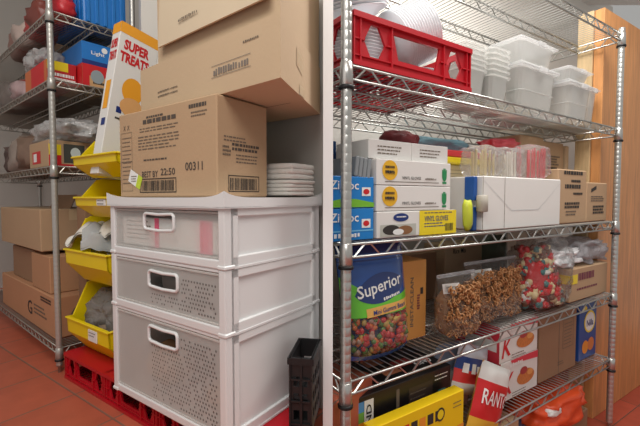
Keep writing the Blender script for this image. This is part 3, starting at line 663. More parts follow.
# ---- shelf 2 : red crate of plates, clear tubs
b = crate(.43, .34, .122, RED)
one(b, 'crate', 'red plastic crate holding stacks of white plates on the upper wire shelf', 'crate', (.020, .005, T_[2]))
PLATE = mat('foam_plate', (236, 238, 242), .45)
def plate_stack(r, n, tilt, loc, lb, h=.008):
    t = thing('plate_stack', lb, 'plates', loc, 0, 'stacks of white plates in the red crate', rx=tilt[0], ry=tilt[1])
    for k in range(n):
        b = MB(); z = k * h
        b.lathe([(r * .55, z), (r * .62, z + .001), (r * .86, z + .016), (r, z + .019), (r, z + .0205), (r * .85, z + .018), (r * .6, z + .003), (r * .2, z + .003)], PLATE, 28)
        b.build('plate', t)
plate_stack(.095, 14, (0, 0), (.112, .115, T_[2] + .010), 'flat stack of white foam plates at the left end of the red crate')
plate_stack(.09, 7, (math.radians(8), math.radians(-16)), (.125, .13, T_[2] + .175), 'white foam plates lying tilted on top of the flat stack')
plate_stack(.088, 14, (math.radians(14), math.radians(62)), (.235, .12, T_[2] + .125), 'white foam bowls standing on edge in the middle of the red crate')
plate_stack(.07, 5, (0, 0), (.355, .12, T_[2] + .012), 'low stack of white plates at the right end of the red crate')
TUB = film('tub_plastic', tint=(250, 250, 246), opacity=.30, gloss=.10, bscale=5, bump=.1)
TUBL = film('tub_lid_plastic', tint=(250, 250, 250), opacity=.40, gloss=.12, bscale=5, bump=.1)
def tub(w, d, h, taper=.012, rim=.007, ribs=0, lid=False, mt=None, round_=False):
    b = MB(); mt = mt or TUB
    def rect(k, z):  # rounded rect ring
        a, c, r = w / 2 - k, d / 2 - k, min(.025, w * .2, d * .2); pts = []
        for sx, sy, q in ((1, 1, 0), (-1, 1, 1), (-1, -1, 2), (1, -1, 3)):
            for i in range(4):
                t = PI / 2 * (q + i / 3); pts.append((w / 2 + sx * (a - r) + r * math.cos(t), d / 2 + sy * (c - r) + r * math.sin(t), z))
        return pts
    rings = [rect(taper + rim, 0), rect(rim + taper * .5, h * .5)]
    for k in range(ribs):
        z = h * (.12 + .8 * k / ribs); f = taper * (1 - z / h) + rim; rings += [rect(f, z), rect(f - .0035, z + h * .012), rect(f, z + h * .03)]
    rings = sorted(rings, key=lambda q: q[0][2]) + [rect(rim, h * .965), rect(0, h * .968), rect(0, h)] 
    n = len(rings[0]); vs = [p for r_ in rings for p in r_]; fs = [(i * n + k, i * n + (k + 1) % n, (i + 1) * n + (k + 1) % n, (i + 1) * n + k) for i in range(len(rings) - 1) for k in range(n)]
    b.add(vs, fs + [tuple(range(n))[::-1]], mt, False)
    # inner wall
    r2 = [rect(.004, h), rect(rim + .003, h * .96), rect(rim + taper + .003, .004)]
    vs = [p for r_ in r2 for p in r_]; b.add(vs, [(i * n + k, i * n + (k + 1) % n, (i + 1) * n + (k + 1) % n, (i + 1) * n + k) for i in range(2) for k in range(n)] + [tuple(2 * n + k for k in range(n))], mt, False)
    return b
def lidded(name, lb, cat, loc, w, d, h, ribs=0, lid=True, lh=.018, grp=None, rz=0):
    t = thing(name, lb, cat, loc, rz, grp); tub(w, d, h, ribs=ribs).build('body', t)
    if lid:
        b = MB(); b.box((-.003, -.003, h + .0005), (w + .003, d + .003, h + lh * .45), TUBL, .003, 2); b.box((.012, .012, h + lh * .45), (w - .012, d - .012, h + lh), TUBL, .003, 2)
        b.box((w * .4, -.010, h - .012), (w * .6, -.002, h + lh * .4), TUBL, .002); b.build('lid', t)
    return t
G = 'clear storage tubs on the upper wire shelf'
def stackt(lb, loc, w, d, h, n, step, G=G):
    t = thing('cup_stack', lb, 'tubs', loc, 0, None)
    for k in range(n):
        b = tub(w, d, h); b.v = [v + Vector((0, 0, k * step)) for v in b.v]; b.build('tub', t)
stackt('nested stack of cloudy plastic tubs just right of the red crate', (.555, .10, T_[2]), .145, .13, .13, 6, .017)
stackt('second nested stack of clear tubs, between the cloudy ones and the large lidded tub', (.71, .10, T_[2]), .13, .14, .13, 6, .019)
lidded('storage_tub', 'wide clear food tub with a lid carrying another one', 'tub', (.865, .08, T_[2]), .27, .27, .185, 2, True, .02, G)
lidded('storage_tub', 'shallow clear tub on top of the wide lidded one', 'tub', (.87, .085, T_[2] + .207), .26, .26, .075, 0, True, .018, G)
lidded('storage_tub', 'clear square tub with a lid near the right post', 'tub', (1.155, .045, T_[2]), .21, .25, .155, 2, True, .022, G)
lidded('storage_tub', 'shallow clear tub upon the square one near the right post', 'tub', (1.16, .05, T_[2] + .178), .20, .24, .04, 0, True, .014, G)
lidded('storage_tub', 'small clear tub squeezed beside the right post', 'tub', (1.375, .07, T_[2]), .11, .24, .17, 1, True, .016, G)
b = MB(); b.blob((0, 0, .10), (.05, .04, .10), mat('dark_green_cloth', (30, 66, 56), .8, var=.3), .2, 3, 3, .9, 3, flat=0)
one(b, 'green_cloth', 'dark green cloth standing behind the tub at the right post', 'cloth', (1.42, .42, T_[2] + .15))
b = MB(); b.box((0, 0, 0), (.14, .1, .15), KRAFT2, .003); one(b, 'carton', 'pale small carton at the back corner of the upper wire shelf under the green cloth', 'carton', (1.34, .37, T_[2]))

# ---- shelf 3
z3 = T_[3]
def zipbox(lb, loc, w, d, h, green=True):
    b = MB(); b.box((0, 0, 0), (w, d, h), mat('bright_blue_print', (24, 128, 206), .4), .0015)
    b.text('Ziploc', (.004, -.0012, h * .50), (1, 0, 0), (0, 0, 1), w * .62, h * .36, WHITE)
    b.prect(w * .72, h * .38, w * .2, h * .28, WHITE); b.disc(w * .82, h * .52, w * .07, h * .09, REDINK, 0, .0012)
    if green: b.fpoly([(0, h * .02), (w, h * .02), (w, h * .16), (w * .6, h * .28), (w * .3, h * .30), (0, h * .2)], GREEN)
    else: b.text('~8', (w * .12, -.0012, h * .10), (1, 0, 0), (0, 0, 1), w * .55, h * .14, WHITE); b.prect(0, h * .28, w, h * .04, mat('pale_blue_print', (120, 190, 230), .4))
    b.lrect(0, 0, d, h, NAVY, 0, .0008)
    return one(b, 'bag_box', lb, 'box', loc, 0, 'blue boxes of storage bags')
zipbox('blue storage bag box with white lettering directly on the shelf by the left post', (-.03, .03, z3), .14, .10, .078, False)
zipbox('blue storage bag box with a green swoosh, stacked on the other by the left post', (-.03, .03, z3 + .0795), .14, .10, .076, True)
b = MB(); b.box((0, 0, 0), (.07, .12, .27), mat('deep_blue_print', (22, 84, 150), .45), .002); b.prect(.0, .03, .02, .02, WHITE); b.prect(.02, .18, .04, .05, NAVY); b.prect(.01, .11, .045, .03, mat('light_blue_print', (100, 170, 220), .4))
one(b, 'bag_box', 'dark blue box standing upright behind the left post', 'box', (.06, .22, z3))
b = MB()
for k in range(4): b.box((.0 + k * .013, 0, .0), (.011 + k * .013, .12, .05), mat('grey_tray', (140, 146, 150), .45), .002)
one(b, 'tray_stack', 'grey foam trays standing on edge on the blue bag box', 'trays', (.048, .03, z3 + .157), 0, None, 0, math.radians(8))
def glove(lb, loc, w=.288, d=.15, h=.066):
    b = MB(); b.box((0, 0, 0), (w, d, h), WHITEB, .0015)
    b.disc(w * .16, h * .58, .027, .026, mat('gold_seal', (232, 180, 40), .4)); b.lines(w * .10, h * .66, .035, 2, .012, INK, -.001, h=.006)
    b.text('Home', (w * .105, -.0024, h * .42), (1, 0, 0), (0, 0, 1), .032, .010, INK)
    b.text('VINYL GLOVES', (w * .31, -.0012, h * .24), (1, 0, 0), (0, 0, 1), .072, .008, INK); b.prect(w * .10, h * .12, w * .72, .0018, INKG); b.text('~12', (w * .62, -.0012, h * .24), (1, 0, 0), (0, 0, 1), .045, .006, INKG)
    g = mat('hand_green_print', (40, 140, 84), .5); b.disc(w * .90, h * .45, .010, .016, g)
    for k in range(4): b.fpoly([(w * .90 - .010 + k * .0052, h * .45), (w * .90 - .0055 + k * .0052, h * .45), (w * .90 - .0055 + k * .0052, h * .80 - .004 * abs(k - 1.5)), (w * .90 - .010 + k * .0052, h * .80 - .004 * abs(k - 1.5))], g)
    b.prect(w * .87, h * .1, .018, .006, g)
    return one(b, 'glove_box', lb, 'box', loc, 0, 'white boxes of vinyl gloves')
b = MB(); w_, h_ = .312, .068; b.box((0, 0, 0), (w_, .15, h_), WHITEB, .0015)
b.prect(.155, 0, w_ - .155, h_, YELP); b.text('VINYL GLOVES', (.175, -.0014, .038), (1, 0, 0), (0, 0, 1), .10, .015, NAVY); b.lines(.175, .030, .09, 2, .008, NAVY); b.lines(.175, .060, .12, 1, .008, INKG); b.barcode(.262, .008, .036, .022); 
b.disc(.085, .052, .028, .011, NAVY); b.lines(.068, .052, .035, 1, .01, WHITE, -.001); b.prect(.012, .004, .13, .03, mat('pale_photo', (190, 190, 180), .5)); b.disc(.05, .02, .03, .013, INK, 0, .001); b.disc(.10, .018, .028, .012, mat('brown_print', (140, 96, 60), .5), 0, .0012); b.disc(.075, .014, .02, .008, WHITE, 0, .0014)
one(b, 'glove_box', 'glove box with a food picture and a yellow panel, on the shelf', 'box', (.118, .028, z3))
glove('white vinyl glove box with a yellow round seal, lower of the two', (.118, .03, z3 + .0695)); glove('white vinyl glove box with a yellow round seal, upper of the two', (.118, .03, z3 + .137))
for x, w_, lb in ((.104, .155, 'plain white box at the left on top of the glove boxes'), (.2605, .15, 'plain white box at the right on top of the glove boxes')):
    b = MB(); b.box((0, 0, 0), (w_, .14, .05), WHITEB, .0015); b.lines(.03, .032, .09, 3, .009, INKG)
    one(b, 'white_box', lb, 'box', (x, .045, z3 + .204))
# behind: bags, yellow and white packs
b = MB(); b.blob((0, 0, .05), (.23, .06, .04), mat('pale_blue_bag', (140, 190, 206), .35, var=.25, scale=12), .3, 3, 4, .8, 6); b.blob((.17, .0, .045), (.09, .05, .03), mat('white_bag', (226, 226, 230), .35), .3, 3, 3, .8, 7)
one(b, 'wrapped_pack', 'pale blue wrapped pack lying on top at the back under the upper shelf', 'pack', (.70, .36, z3 + .255))
b = MB(); b.blob((0, 0, .04), (.07, .05, .04), mat('dark_red_bag', (110, 30, 36), .5, var=.3), .3, 3, 3, .8, 9, flat=0); one(b, 'wrapped_pack', 'dark red bundle behind the plain white boxes', 'pack', (.445, .28, z3 + .257))
b = MB(); b.box((0, 0, 0), (.27, .16, .255), WHITEB, .002); b.lines(.05, .14, .10, 6, .014, INKG); one(b, 'white_box', 'tall plain white box behind the glove boxes', 'box', (.20, .22, z3))
b = MB(); b.box((0, 0, 0), (.40, .17, .225), mat('cream_paper', (224, 210, 180), .7), .003)
for k in range(16): b.prect(.002, .01 + k * .013, .396, .0012, INKG)
b.lines(.05, .15, .02, 2, .02, INK); one(b, 'paper_stack', 'tall stack of cream paper behind the white box', 'paper', (.475, .215, z3))
b = MB(); b.box((0, 0, 0), (.40, .15, .022), YELP, .003); one(b, 'tray', 'yellow flat tray lying on the cream paper stack', 'tray', (.48, .18, z3 + .226))
b = MB(); b.box((0, 0, 0), (.42, .15, .024), mat('coral_red', (222, 60, 62), .4), .004); one(b, 'tray', 'red flat tray lying on the yellow tray', 'tray', (.49, .18, z3 + .249))
# white box with blue tape and roll
b = MB(); w_, d_, h_ = .49, .19, .172; b.box((0, 0, 0), (w_, d_, h_), WHITEB, .003)
b.fpoly([(0, h_ * .93), (.16, h_ * .35), (.33, h_ * .35), (w_, h_ * .93), (w_, h_ * .935), (.33, h_ * .365), (.16, h_ * .365), (0, h_ * .94)], mat('paper_crease', (206, 206, 206), .6))
b.prect(.0, 0, .002, h_, INKG); b.prect(.118, .004, .0018, h_ - .004, INKG)
wb = b.build('white_box'); place(wb, (.545, .018, z3)); tag(wb, 'large glossy white carton with a folded front in the middle of the shelf', 'box')
b = MB()
for z in (0, .095): b.box((-.018, .02, z), (.0, .055, z + .075), mat('blue_board', (26, 84, 160), .4), .002)
b.lathe([(.014, 0), (.017, .002), (.017, .05), (.014, .052)], mat('grey_roll', (178, 172, 160), .6), 20, (-.004, .0, .06)); 
one(b, 'blue_sleeve', 'blue board sleeve with a grey roll against the left side of the white carton', 'sleeve', (.538, .012, z3))
b = MB(); b.blob((0, 0, .05), (.018, .014, .05), mat('lime_tape', (196, 206, 60), .4), .2, 4, 2, .8, 2, flat=0); one(b, 'tape_roll', 'lime yellow tape bundle between the glove boxes and the white carton', 'tape', (.496, .035, z3))
# bags of cutlery on the white carton
STICK = mat('wood_stick', (226, 206, 150), .6); REDST = mat('red_straw', (232, 60, 66), .4); WST = mat('white_straw', (236, 228, 214), .5)
def cutlery(lb, loc, w, d, h, mt, n, filmn=film('hazy_film', tint=(250, 245, 245), opacity=.22, gloss=.25), seed=1, vert=True):
    t = thing('cutlery_bag', lb, 'bag', loc); r = random.Random(seed)
    b = MB()
    for k in range(n):
        x = w * (.08 + .84 * (k + .5) / n); y = d * r.uniform(.2, .8); hh = h * r.uniform(.78, .95)
        b.box((x - .004, y - .002, .004), (x + .004, y + .002, hh), mt, .001)
    s_ = b.build('cutlery', t); s_['kind'] = 'stuff'
    b = MB(); b.blob((w / 2, d / 2, h / 2), (w / 2, d / 2, h * .52), filmn, .12, 3, 4, .6, seed, flat=0); b.build('film', t)
cutlery('clear bag of yellowish wooden sticks on the white carton', (.56, .03, z3 + .174), .15, .10, .10, STICK, 15, seed=3)
cutlery('clear bag of white plastic cutlery on the white carton', (.71, .035, z3 + .174), .14, .10, .105, WST, 13, seed=4)
cutlery('clear bag of bright red cutlery on the white carton', (.853, .03, z3 + .174), .165, .10, .125, REDST, 19, seed=5)
b = MB(); b.blob((0, 0, .04), (.10, .06, .03), mat('coral_bag', (226, 90, 100), .35, var=.3, scale=10), .3, 3, 4, .8, 16, flat=0); one(b, 'wrapped_pack', 'coral red wrapped bundle behind the cutlery bags', 'pack', (.98, .24, z3 + .276))
b = MB(); b.box((0, 0, 0), (.172, .17, .272), KRAFT3, .003); one(b, 'carton', 'brown carton hidden behind the cutlery bags', 'carton', (.88, .225, z3))
# kraft cartons at the right
def kc(lb, loc, w, d, h, big=None, low=None, mt=None, rz=0):
    b = carton(w, d, h, mt or KRAFT, seam=True, tape=False)
    if big: big(b)
    return one(b, 'carton', lb, 'carton', loc, rz)
kc('kraft carton with black print in two blocks, just right of the white carton', (1.045, .03, z3), .235, .15, .215, lambda b: (b.lines(.04, .195, .16, 1, .01, INK, h=.014), b.lines(.10, .165, .08, 1, .01, INK, h=.010), b.lines(.05, .14, .15, 1, .02, INK, h=.016), b.lines(.12, .115, .08, 1, .01, INK, h=.009), b.lines(.05, .075, .14, 2, .014, INK, h=.010), b.lines(.06, .045, .10, 2, .012, INKG, h=.006)))
kc('kraft carton with a small logo, in front of the right post', (1.284, .03, z3), .20, .15, .168, lambda b: (b.fpoly([(.04, .125), (.09, .14), (.09, .155), (.04, .14)], INK), b.lines(.04, .105, .13, 3, .009, INKG, h=.005), b.lines(.06, .06, .12, 3, .013, INK, h=.009)))
b = MB()
kc('kraft carton standing behind the two printed ones, its top near the upper shelf', (1.25, .20, z3), .20, .16, .36, lambda b: (b.lines(.05, .29, .11, 4, .012, INKG, h=.007), b.lines(.05, .235, .09, 2, .013, INK, h=.01)))
kc('pale kraft carton at the back beside the right post', (1.452, .19, z3), .03, .16, .35, None, mt=KRAFT2)
kc('kraft carton with an arched lid behind the bag of red cutlery', (1.06, .19, z3), .185, .18, .37, lambda b: b.lines(.07, .27, .08, 3, .012, INKG))

# ---- shelf 4
z4 = T_[4]
# stand-up pouch of gummies
def pouch(x, z, side, w=.225, h=.285):
    u, v = x / w, z / h
    bul = .045 * max(0, 1 - (2 * u - 1) ** 4) * max(0, (1 - v)) ** .5 * (min(1, v * 6 + .35)) + .0015
    return (x + .012 * (.5 - u) * (1 - v) , (bul if side else -bul) + .035 * v ** 1.5, z - .012 * (1 - (2 * u - 1) ** 2) * max(0, 1 - v * 6))
def pmesh(b, mt, x0, x1, z0, z1, side, e=0, nx=16, nz=20, curve=None):
    def f(i, j):
        x = x0 + (x1 - x0) * i
        a, c = (curve(i) if curve else (z0, z1)); z = a + (c - a) * j
        p = pouch(x, z, side); return (p[0], p[1] - (e if not side else -e), p[2])
    b.sheet(nx, nz, f, mt)
GB = mat('gloss_royal_blue', (40, 84, 160), .25, coat=.5); GN = mat('gloss_navy', (28, 52, 112), .25, coat=.5); GG = mat('gloss_green', (104, 196, 50), .3, coat=.4)
t = thing('candy_pouch', 'blue and green stand-up pouch of gummy candy on the shelf by the left post', 'pouch', (.045, .075, z4 + .012), 0)
b = MB(); pmesh(b, GB, 0, .225, .11, .285, False); pmesh(b, GB, 0, .225, 0, .012, False); pmesh(b, GB, 0, .225, 0, .285, True)
pmesh(b, GN, 0, .225, .262, .2848, False, .0008); pmesh(b, GN, 0, .225, .243, .247, False, .0012)
pmesh(b, GG, 0, .225, 0, 0, False, .0008, curve=lambda i: (.106, .158 + .05 * (1 - i) ** 2 - .020 * math.sin(i * PI)))
pmesh(b, GN, .03, .2, 0, 0, False, .0014, curve=lambda i: (.160 + .02 * i - .034 * math.sin(i * PI) ** .6, .160 + .02 * i + .040 * math.sin(i * PI) ** .6))
pmesh(b, mat('tan_band', (226, 172, 90), .4), .055, .215, 0, 0, False, .0016, curve=lambda i: (.104 + .008 * i, .126 + .008 * i))
sf = lambda ox, oz, e=.0024, sl=0: (lambda x, z: (lambda p: (p[0], p[1] - e, p[2]))(pouch(ox + x, oz + z + sl * x, False)))
b.text('Superior', 0, 0, 0, 0, 0, WHITE) if False else b.text('Superior', (0, 0, 0), (0, 0, 0), (0, 0, 0), .155, .040, WHITE, sf(.036, .142, sl=.16))
b.text('~9', (0, 0, 0), (0, 0, 0), (0, 0, 0), .06, .008, WHITE, sf(.115, .140, sl=.16)); b.text('Mini Gummi Bears', (0, 0, 0), (0, 0, 0), (0, 0, 0), .12, .012, NAVY, sf(.075, .1085, .003, sl=.065))
b.build('pouch_body', t)
b = MB(); pmesh(b, CLEAR, 0, .225, .012, .11, False); b.build('window', t)
cols = [mat('gummy_' + n, c, .25) for n, c in (('red', (190, 46, 46)), ('green', (86, 126, 56)), ('orange', (206, 110, 56)), ('yellow', (196, 160, 80)), ('pale', (190, 150, 130)), ('pink', (180, 70, 76)))]
b = MB(); r = random.Random(5)
for k in range(170):
    x, z = r.uniform(.014, .211), r.uniform(.0, .112); p = pouch(x, z, False)
    b.blob((p[0], p[1] + .008 + r.uniform(0, .006), p[2] + .002), (r.uniform(.007, .012), .007, r.uniform(.007, .012)), r.choice(cols[:3] + cols + [cols[0]]), .2, 2, 1, .9, k)
o = b.build('gummy_candy', t); o['kind'] = 'stuff'; t.scale = (1.06, 1, 1.02)
# orange kraft box behind the pouch
b = MB(); b.box((0, 0, 0), (.145, .12, .24), mat('orange_kraft', (206, 146, 76), .6, var=.04), .002)
b.text('INSTACLEAN', (.088, -.0012, .04), (0, 0, 1), (-1, 0, 0), .15, .014, INKG); b.prect(.118, .135, .012, .02, INK); b.text('brand', (.112, -.0012, .10), (0, 0, 1), (-1, 0, 0), .045, .012, mat('plum_ink', (120, 50, 70), .6)) if False else b.lines(.104, .13, .012, 6, .008, mat('plum_ink', (120, 50, 70), .6), h=.005)
one(b, 'sheet_box', 'orange kraft box lettered up its side behind the candy pouch', 'box', (.242, .10, z4), 0, None, 0, math.radians(0))
# pretzel bags
PZ = mat('pretzel_brown', (176, 124, 78), .4, var=.25, scale=40)
def pretzel(b, c, s, R_):
    pts = []
    for k in range(22):
        t = 2 * PI * k / 22; rr_ = .62 + .38 * math.cos(2 * t)
        x = math.sin(t) * (.55 + .45 * abs(math.sin(t))); y = math.cos(t) * .62 + .25 * math.cos(3 * t)
        pts.append(Vector(c) + R_ @ Vector((x * s, y * s, .12 * s * math.sin(3 * t))))
    b.tube(pts, s * .25, PZ, 5, closed=True)
def pretzel_bag(lb, loc, w, d, h, n, seed, rz=0, lean=0):
    t = thing('pretzel_bag', lb, 'bag', loc, rz, 'clear bags of pretzels'); r = random.Random(seed); b = MB()
    for k in range(n):
        u = r.uniform(.07, .93); v = r.random() ** .9 * .80; y = r.choice([.12, .12, .2, .35]) * d + .5 * d * (2 * u - 1) ** 4 * .5
        R_ = Matrix.Rotation(r.uniform(0, 6.28), 3, 'Z') @ Matrix.Rotation(r.uniform(-.35, .35) + PI / 2, 3, 'X') @ Matrix.Rotation(r.uniform(0, 6.28), 3, 'Z')
        pretzel(b, (u * w, y + lean * v * h, .014 + v * h), r.uniform(.0075, .0100), R_)
    b.blob((w / 2, d * .55, h * .40), (w * .44, d * .33, h * .40), mat('pretzel_mass', (140, 98, 62), .8, var=.4, scale=70), .1, 3, 3, .7, seed, flat=.003)
    o = b.build('pretzels', t); o['kind'] = 'stuff'
    b = MB()
    def f(side):
        def g(i, j):
            p = (1 - (2 * i - 1) ** 6) * (1 - j) ** .45 * min(1, j * 5 + .5)
            x = i * w + .008 * noise.noise(Vector((j * 6, seed, i * 2))); y = d * .5 + side * d * .5 * p + lean * h * j + .010 * noise.noise(Vector((i * 5, j * 5, seed + side)))
            return (x, y, .002 + j * h)
        return g
    for s_ in (-1, 1): b.sheet(20, 24, f(s_), CLEAR)
    b.build('film', t)
    b = MB(); g = f(-1); q = [g(.04, .74), g(.36, .74), g(.36, .90), g(.04, .90)]; b.add([(p[0], p[1] - .004, p[2]) for p in q], [(0, 1, 2, 3)], WHITEB)
    b.add([(p[0], p[1] - .0045, p[2]) for p in (g(.08, .79), g(.32, .79), g(.32, .80), g(.08, .80))], [(0, 1, 2, 3)], INKG); b.add([(p[0], p[1] - .0045, p[2]) for p in (g(.08, .84), g(.28, .84), g(.28, .85), g(.08, .85))], [(0, 1, 2, 3)], INKG)
    b.build('paper_label', t)
    b = MB(); b.box((-.004, d * .5 + lean * h - .003, h - .004), (w + .004, d * .5 + lean * h + .003, h + .008), CLEARW, .002); b.build('zip_strip', t)
pretzel_bag('zip bag of small pretzels with a white paper label beside the orange box', (.385, .0, z4), .175, .11, .190, 300, 3, rz=.0)
pretzel_bag('larger bag of pretzels behind and right of the first one', (.568, .03, z4), .30, .13, .205, 440, 8, rz=.0)
b = carton(.26, .12, .225, KRAFT2, tape=False); b.text('Rice Mix', (.05, -.0012, .185), (1, 0, 0), (0, 0, 1), .09, .022, INK); one(b, 'carton', 'kraft carton lettered in black at the back behind the pretzels', 'carton', (.80, .36, z4))
b = MB(); b.box((0, 0, 0), (.34, .10, .20), KRAFT3, .003); one(b, 'carton', 'brown carton at the back behind the orange box and first pretzel bag', 'carton', (.43, .38, z4))
# candy bag: many wrapped sweets in a clear bag
t = thing('candy_bag', 'clear bag of red and white wrapped candies right of the pretzels', 'bag', (.868, .01, z4), .0); r = random.Random(9); b = MB()
cc = [mat('wrap_' + n, c, .3) for n, c in (('red', (200, 30, 36)), ('white', (232, 226, 220)), ('cream', (226, 206, 160)), ('teal', (60, 120, 120)), ('brown', (110, 70, 50)))]
for k in range(300):
    u = r.random(); v = r.random(); w_ = .27 * (1 - .45 * v)
    b.blob((.14 + (u - .5) * w_, .012 + .05 * (2 * u - 1) ** 2 + .02 * r.random() + .045 * v, .016 + v * .20), (r.uniform(.012, .022), .012, r.uniform(.010, .018)), r.choice([cc[0], cc[0], cc[0], cc[1], cc[2], cc[3], cc[4]] if v < .75 else [cc[4], cc[2], cc[3], cc[0]]), .35, 2, 1, .8, k)
b.blob((.14, .08, .09), (.10, .045, .09), cc[0], .2, 2, 3, .8, 1, flat=.004)
o = b.build('candies', t); o['kind'] = 'stuff'
b = MB(); b.blob((.14, .07, .125), (.145, .08, .135), CLEAR, .22, 3, 4, .75, 21, flat=0); b.build('film', t); t.scale = (1.16, 1, 1.08)
# kraft carton with yellow label and the foil bags on top
b = carton(.352, .20, .138, KRAFT, tape=True); b.lines(.07, .085, .16, 1, .01, mat('plum_ink', (120, 50, 70), .6), h=.03); b.lines(.06, .045, .18, 1, .01, mat('plum_ink', (120, 50, 70), .6), h=.008)
c_ = b.build('carton'); place(c_, (1.155, .028, z4)); tag(c_, 'kraft carton with a yellow label under the foil bags, at the right post', 'carton')
b = MB(); b.box((-.001, -.001, .075), (.062, .0, .112), YELP); b.box((-.001, -.001, .075), (-.0002, .05, .112), YELP); b.build('label', c_)
FOIL = mat('silver_foil', (252, 252, 254), .25, .1, bump=.6, bscale=30)
b = MB(); b.blob((0, 0, .035), (.12, .08, .042), FOIL, .4, 3, 4, .75, 4, flat=0); one(b, 'foil_bag', 'crumpled silver foil bag over the left end of the kraft carton', 'bag', (1.20, .125, z4 + .14), 0)
b = MB(); b.blob((0, 0, .05), (.17, .09, .055), film('bright_film', tint=(240, 238, 245), opacity=.6, gloss=.3), .35, 3, 4, .75, 14, flat=0); one(b, 'plastic_bag', 'clear crinkled plastic bag over the right end of the kraft carton', 'bag', (1.42, .125, z4 + .14), 0)
b = MB(); b.blob((0, 0, .12), (.07, .05, .13), mat('green_grey_bag', (96, 106, 90), .5, var=.4), .3, 3, 3, .8, 17, flat=0); one(b, 'snack_bag', 'dull green bag behind the candy bag', 'bag', (1.17, .38, z4))

# ---- shelf 5
z5 = T_[5]
b = MB(); b.box((0, 0, 0), (.40, .30, .055), KRAFT3, .003); one(b, 'carton', 'flat brown carton on the lowest shelf under the black bar box', 'carton', (.07, .055, z5))
BLK = mat('black_print', (26, 24, 26), .35)
b = MB(); w_, d_, h_ = .385, .20, .145; b.box((0, 0, 0), (w_, d_, h_), BLK, .0015)
k0 = [(200, 60, 50), (236, 150, 40), (120, 180, 80), (80, 150, 210)]
for k, c in enumerate(k0): b.prect(.005, .02 + k * .028, .028, .028, mat('stripe_%s' % 'abcd'[k], c, .4))
b.prect(.034, .02, .032, .112, WHITE); b.text('KIND', (.058, -.0022, .03), (0, 0, 1), (-1, 0, 0), .09, .018, BLK)
b.prect(.15, .02, .012, .11, INKG); b.prect(.20, .03, .10, .09, mat('nut_photo', (60, 48, 44), .4)); b.lines(.205, .10, .08, 5, .016, INKG)
b.prect(.325, .03, .035, .05, mat('teal_print', (60, 150, 150), .4)); b.lines(.31, .125, .06, 2, .012, WHITE)
NUT = mat('nut_brown', (176, 110, 80), .5, var=.3, scale=60)
for k, (x, y) in enumerate(((.03, .02), (.16, .05), (.23, .07), (.15, .12))): b.trect(x, y, .065, .045, NUT if k % 2 else mat('berry_print', (170, 60, 60), .5), h_)
b.top('KIND', .29, .05, .07, .03, WHITE, h_)
one(b, 'bar_box', 'black snack bar box with rainbow stripes on its end, under the candy pouch shelf', 'box', (.073, .06, z5 + .0565))
b = MB(); w_, d_, h_ = .36, .035, .150; b.box((0, 0, 0), (w_, d_, h_), mat('box_yellow', (244, 206, 24), .4), .0015)
b.text('BAMBOO', (.10, -.0012, .085), (1, 0, 0), (0, 0, 1), .15, .035, INK) if False else None
for k, c in enumerate((REDINK, INK, ORNG, INK, INK)): b.prect(.105 + k * .032, .092 - .0 * k, .024, .03, c)
b.disc(.255, .107, .018, .02, INK); b.disc(.255, .107, .013, .014, YELP, 0, .0011); b.lines(.31, .12, .04, 2, .012, INKG); b.lines(.12, .06, .16, 3, .014, ORNG)
b.prect(.33, .0, .03, .05, ORNG)
one(b, 'snack_box', 'bright yellow box standing in front of the black bar box', 'box', (.085, .002, z5), 0)
# bags left of cereal boxes
def packet(lb, loc, w, h, cols_, txt, rz=0, ry=0, tc=WHITE, seed=1):
    b = MB(); d = .05
    mts = [mat('pk_' + lb.split()[0] + '_%d' % i, c, .35) for i, c in enumerate(cols_)]
    def g(side):
        def f(i, j):
            p = (1 - (2 * i - 1) ** 4) * (1 - (2 * j - 1) ** 6)
            return (i * w, side * d / 2 * p + .004 * noise.noise(Vector((i * 4, j * 5, seed))), j * h)
        return f
    n = len(mts)
    for k, m_ in enumerate(mts):
        f = g(-1); b.sheet(12, 6, (lambda i, j, k=k: f(i, (k + j) / n)), m_)
    b.sheet(12, 18, g(1), mts[0])
    f = g(-1); b.text(txt, (0, 0, 0), (0, 0, 0), (0, 0, 0), 1, 1, tc, lambda x, y: (lambda p: (p[0], p[1] - .002, p[2]))(f(.1 + .8 * x, .45 + .2 * y)))
    return one(b, 'snack_packet', lb, 'packet', loc, rz, None, 0, ry)
packet('blue and red snack packet leaning right below the pretzels', (.468, .072, z5 + .10), .20, .165, ((226, 222, 214), (220, 60, 60), (40, 70, 140), (190, 190, 200)), '~5', ry=.35, rz=.1)
packet('red packet lettered in white leaning against the cereal boxes', (.462, .010, z5 + .002), .20, .23, ((226, 180, 60), (206, 40, 44), (206, 40, 44), (220, 220, 216)), 'RANTO', ry=.45, rz=.08, seed=4)
packet('grey and cream snack packet behind the two leaning packets', (.452, .135, z5 + .002), .2, .235, ((170, 166, 160), (190, 186, 180), (120, 130, 150)), '~6', ry=.1, seed=7)
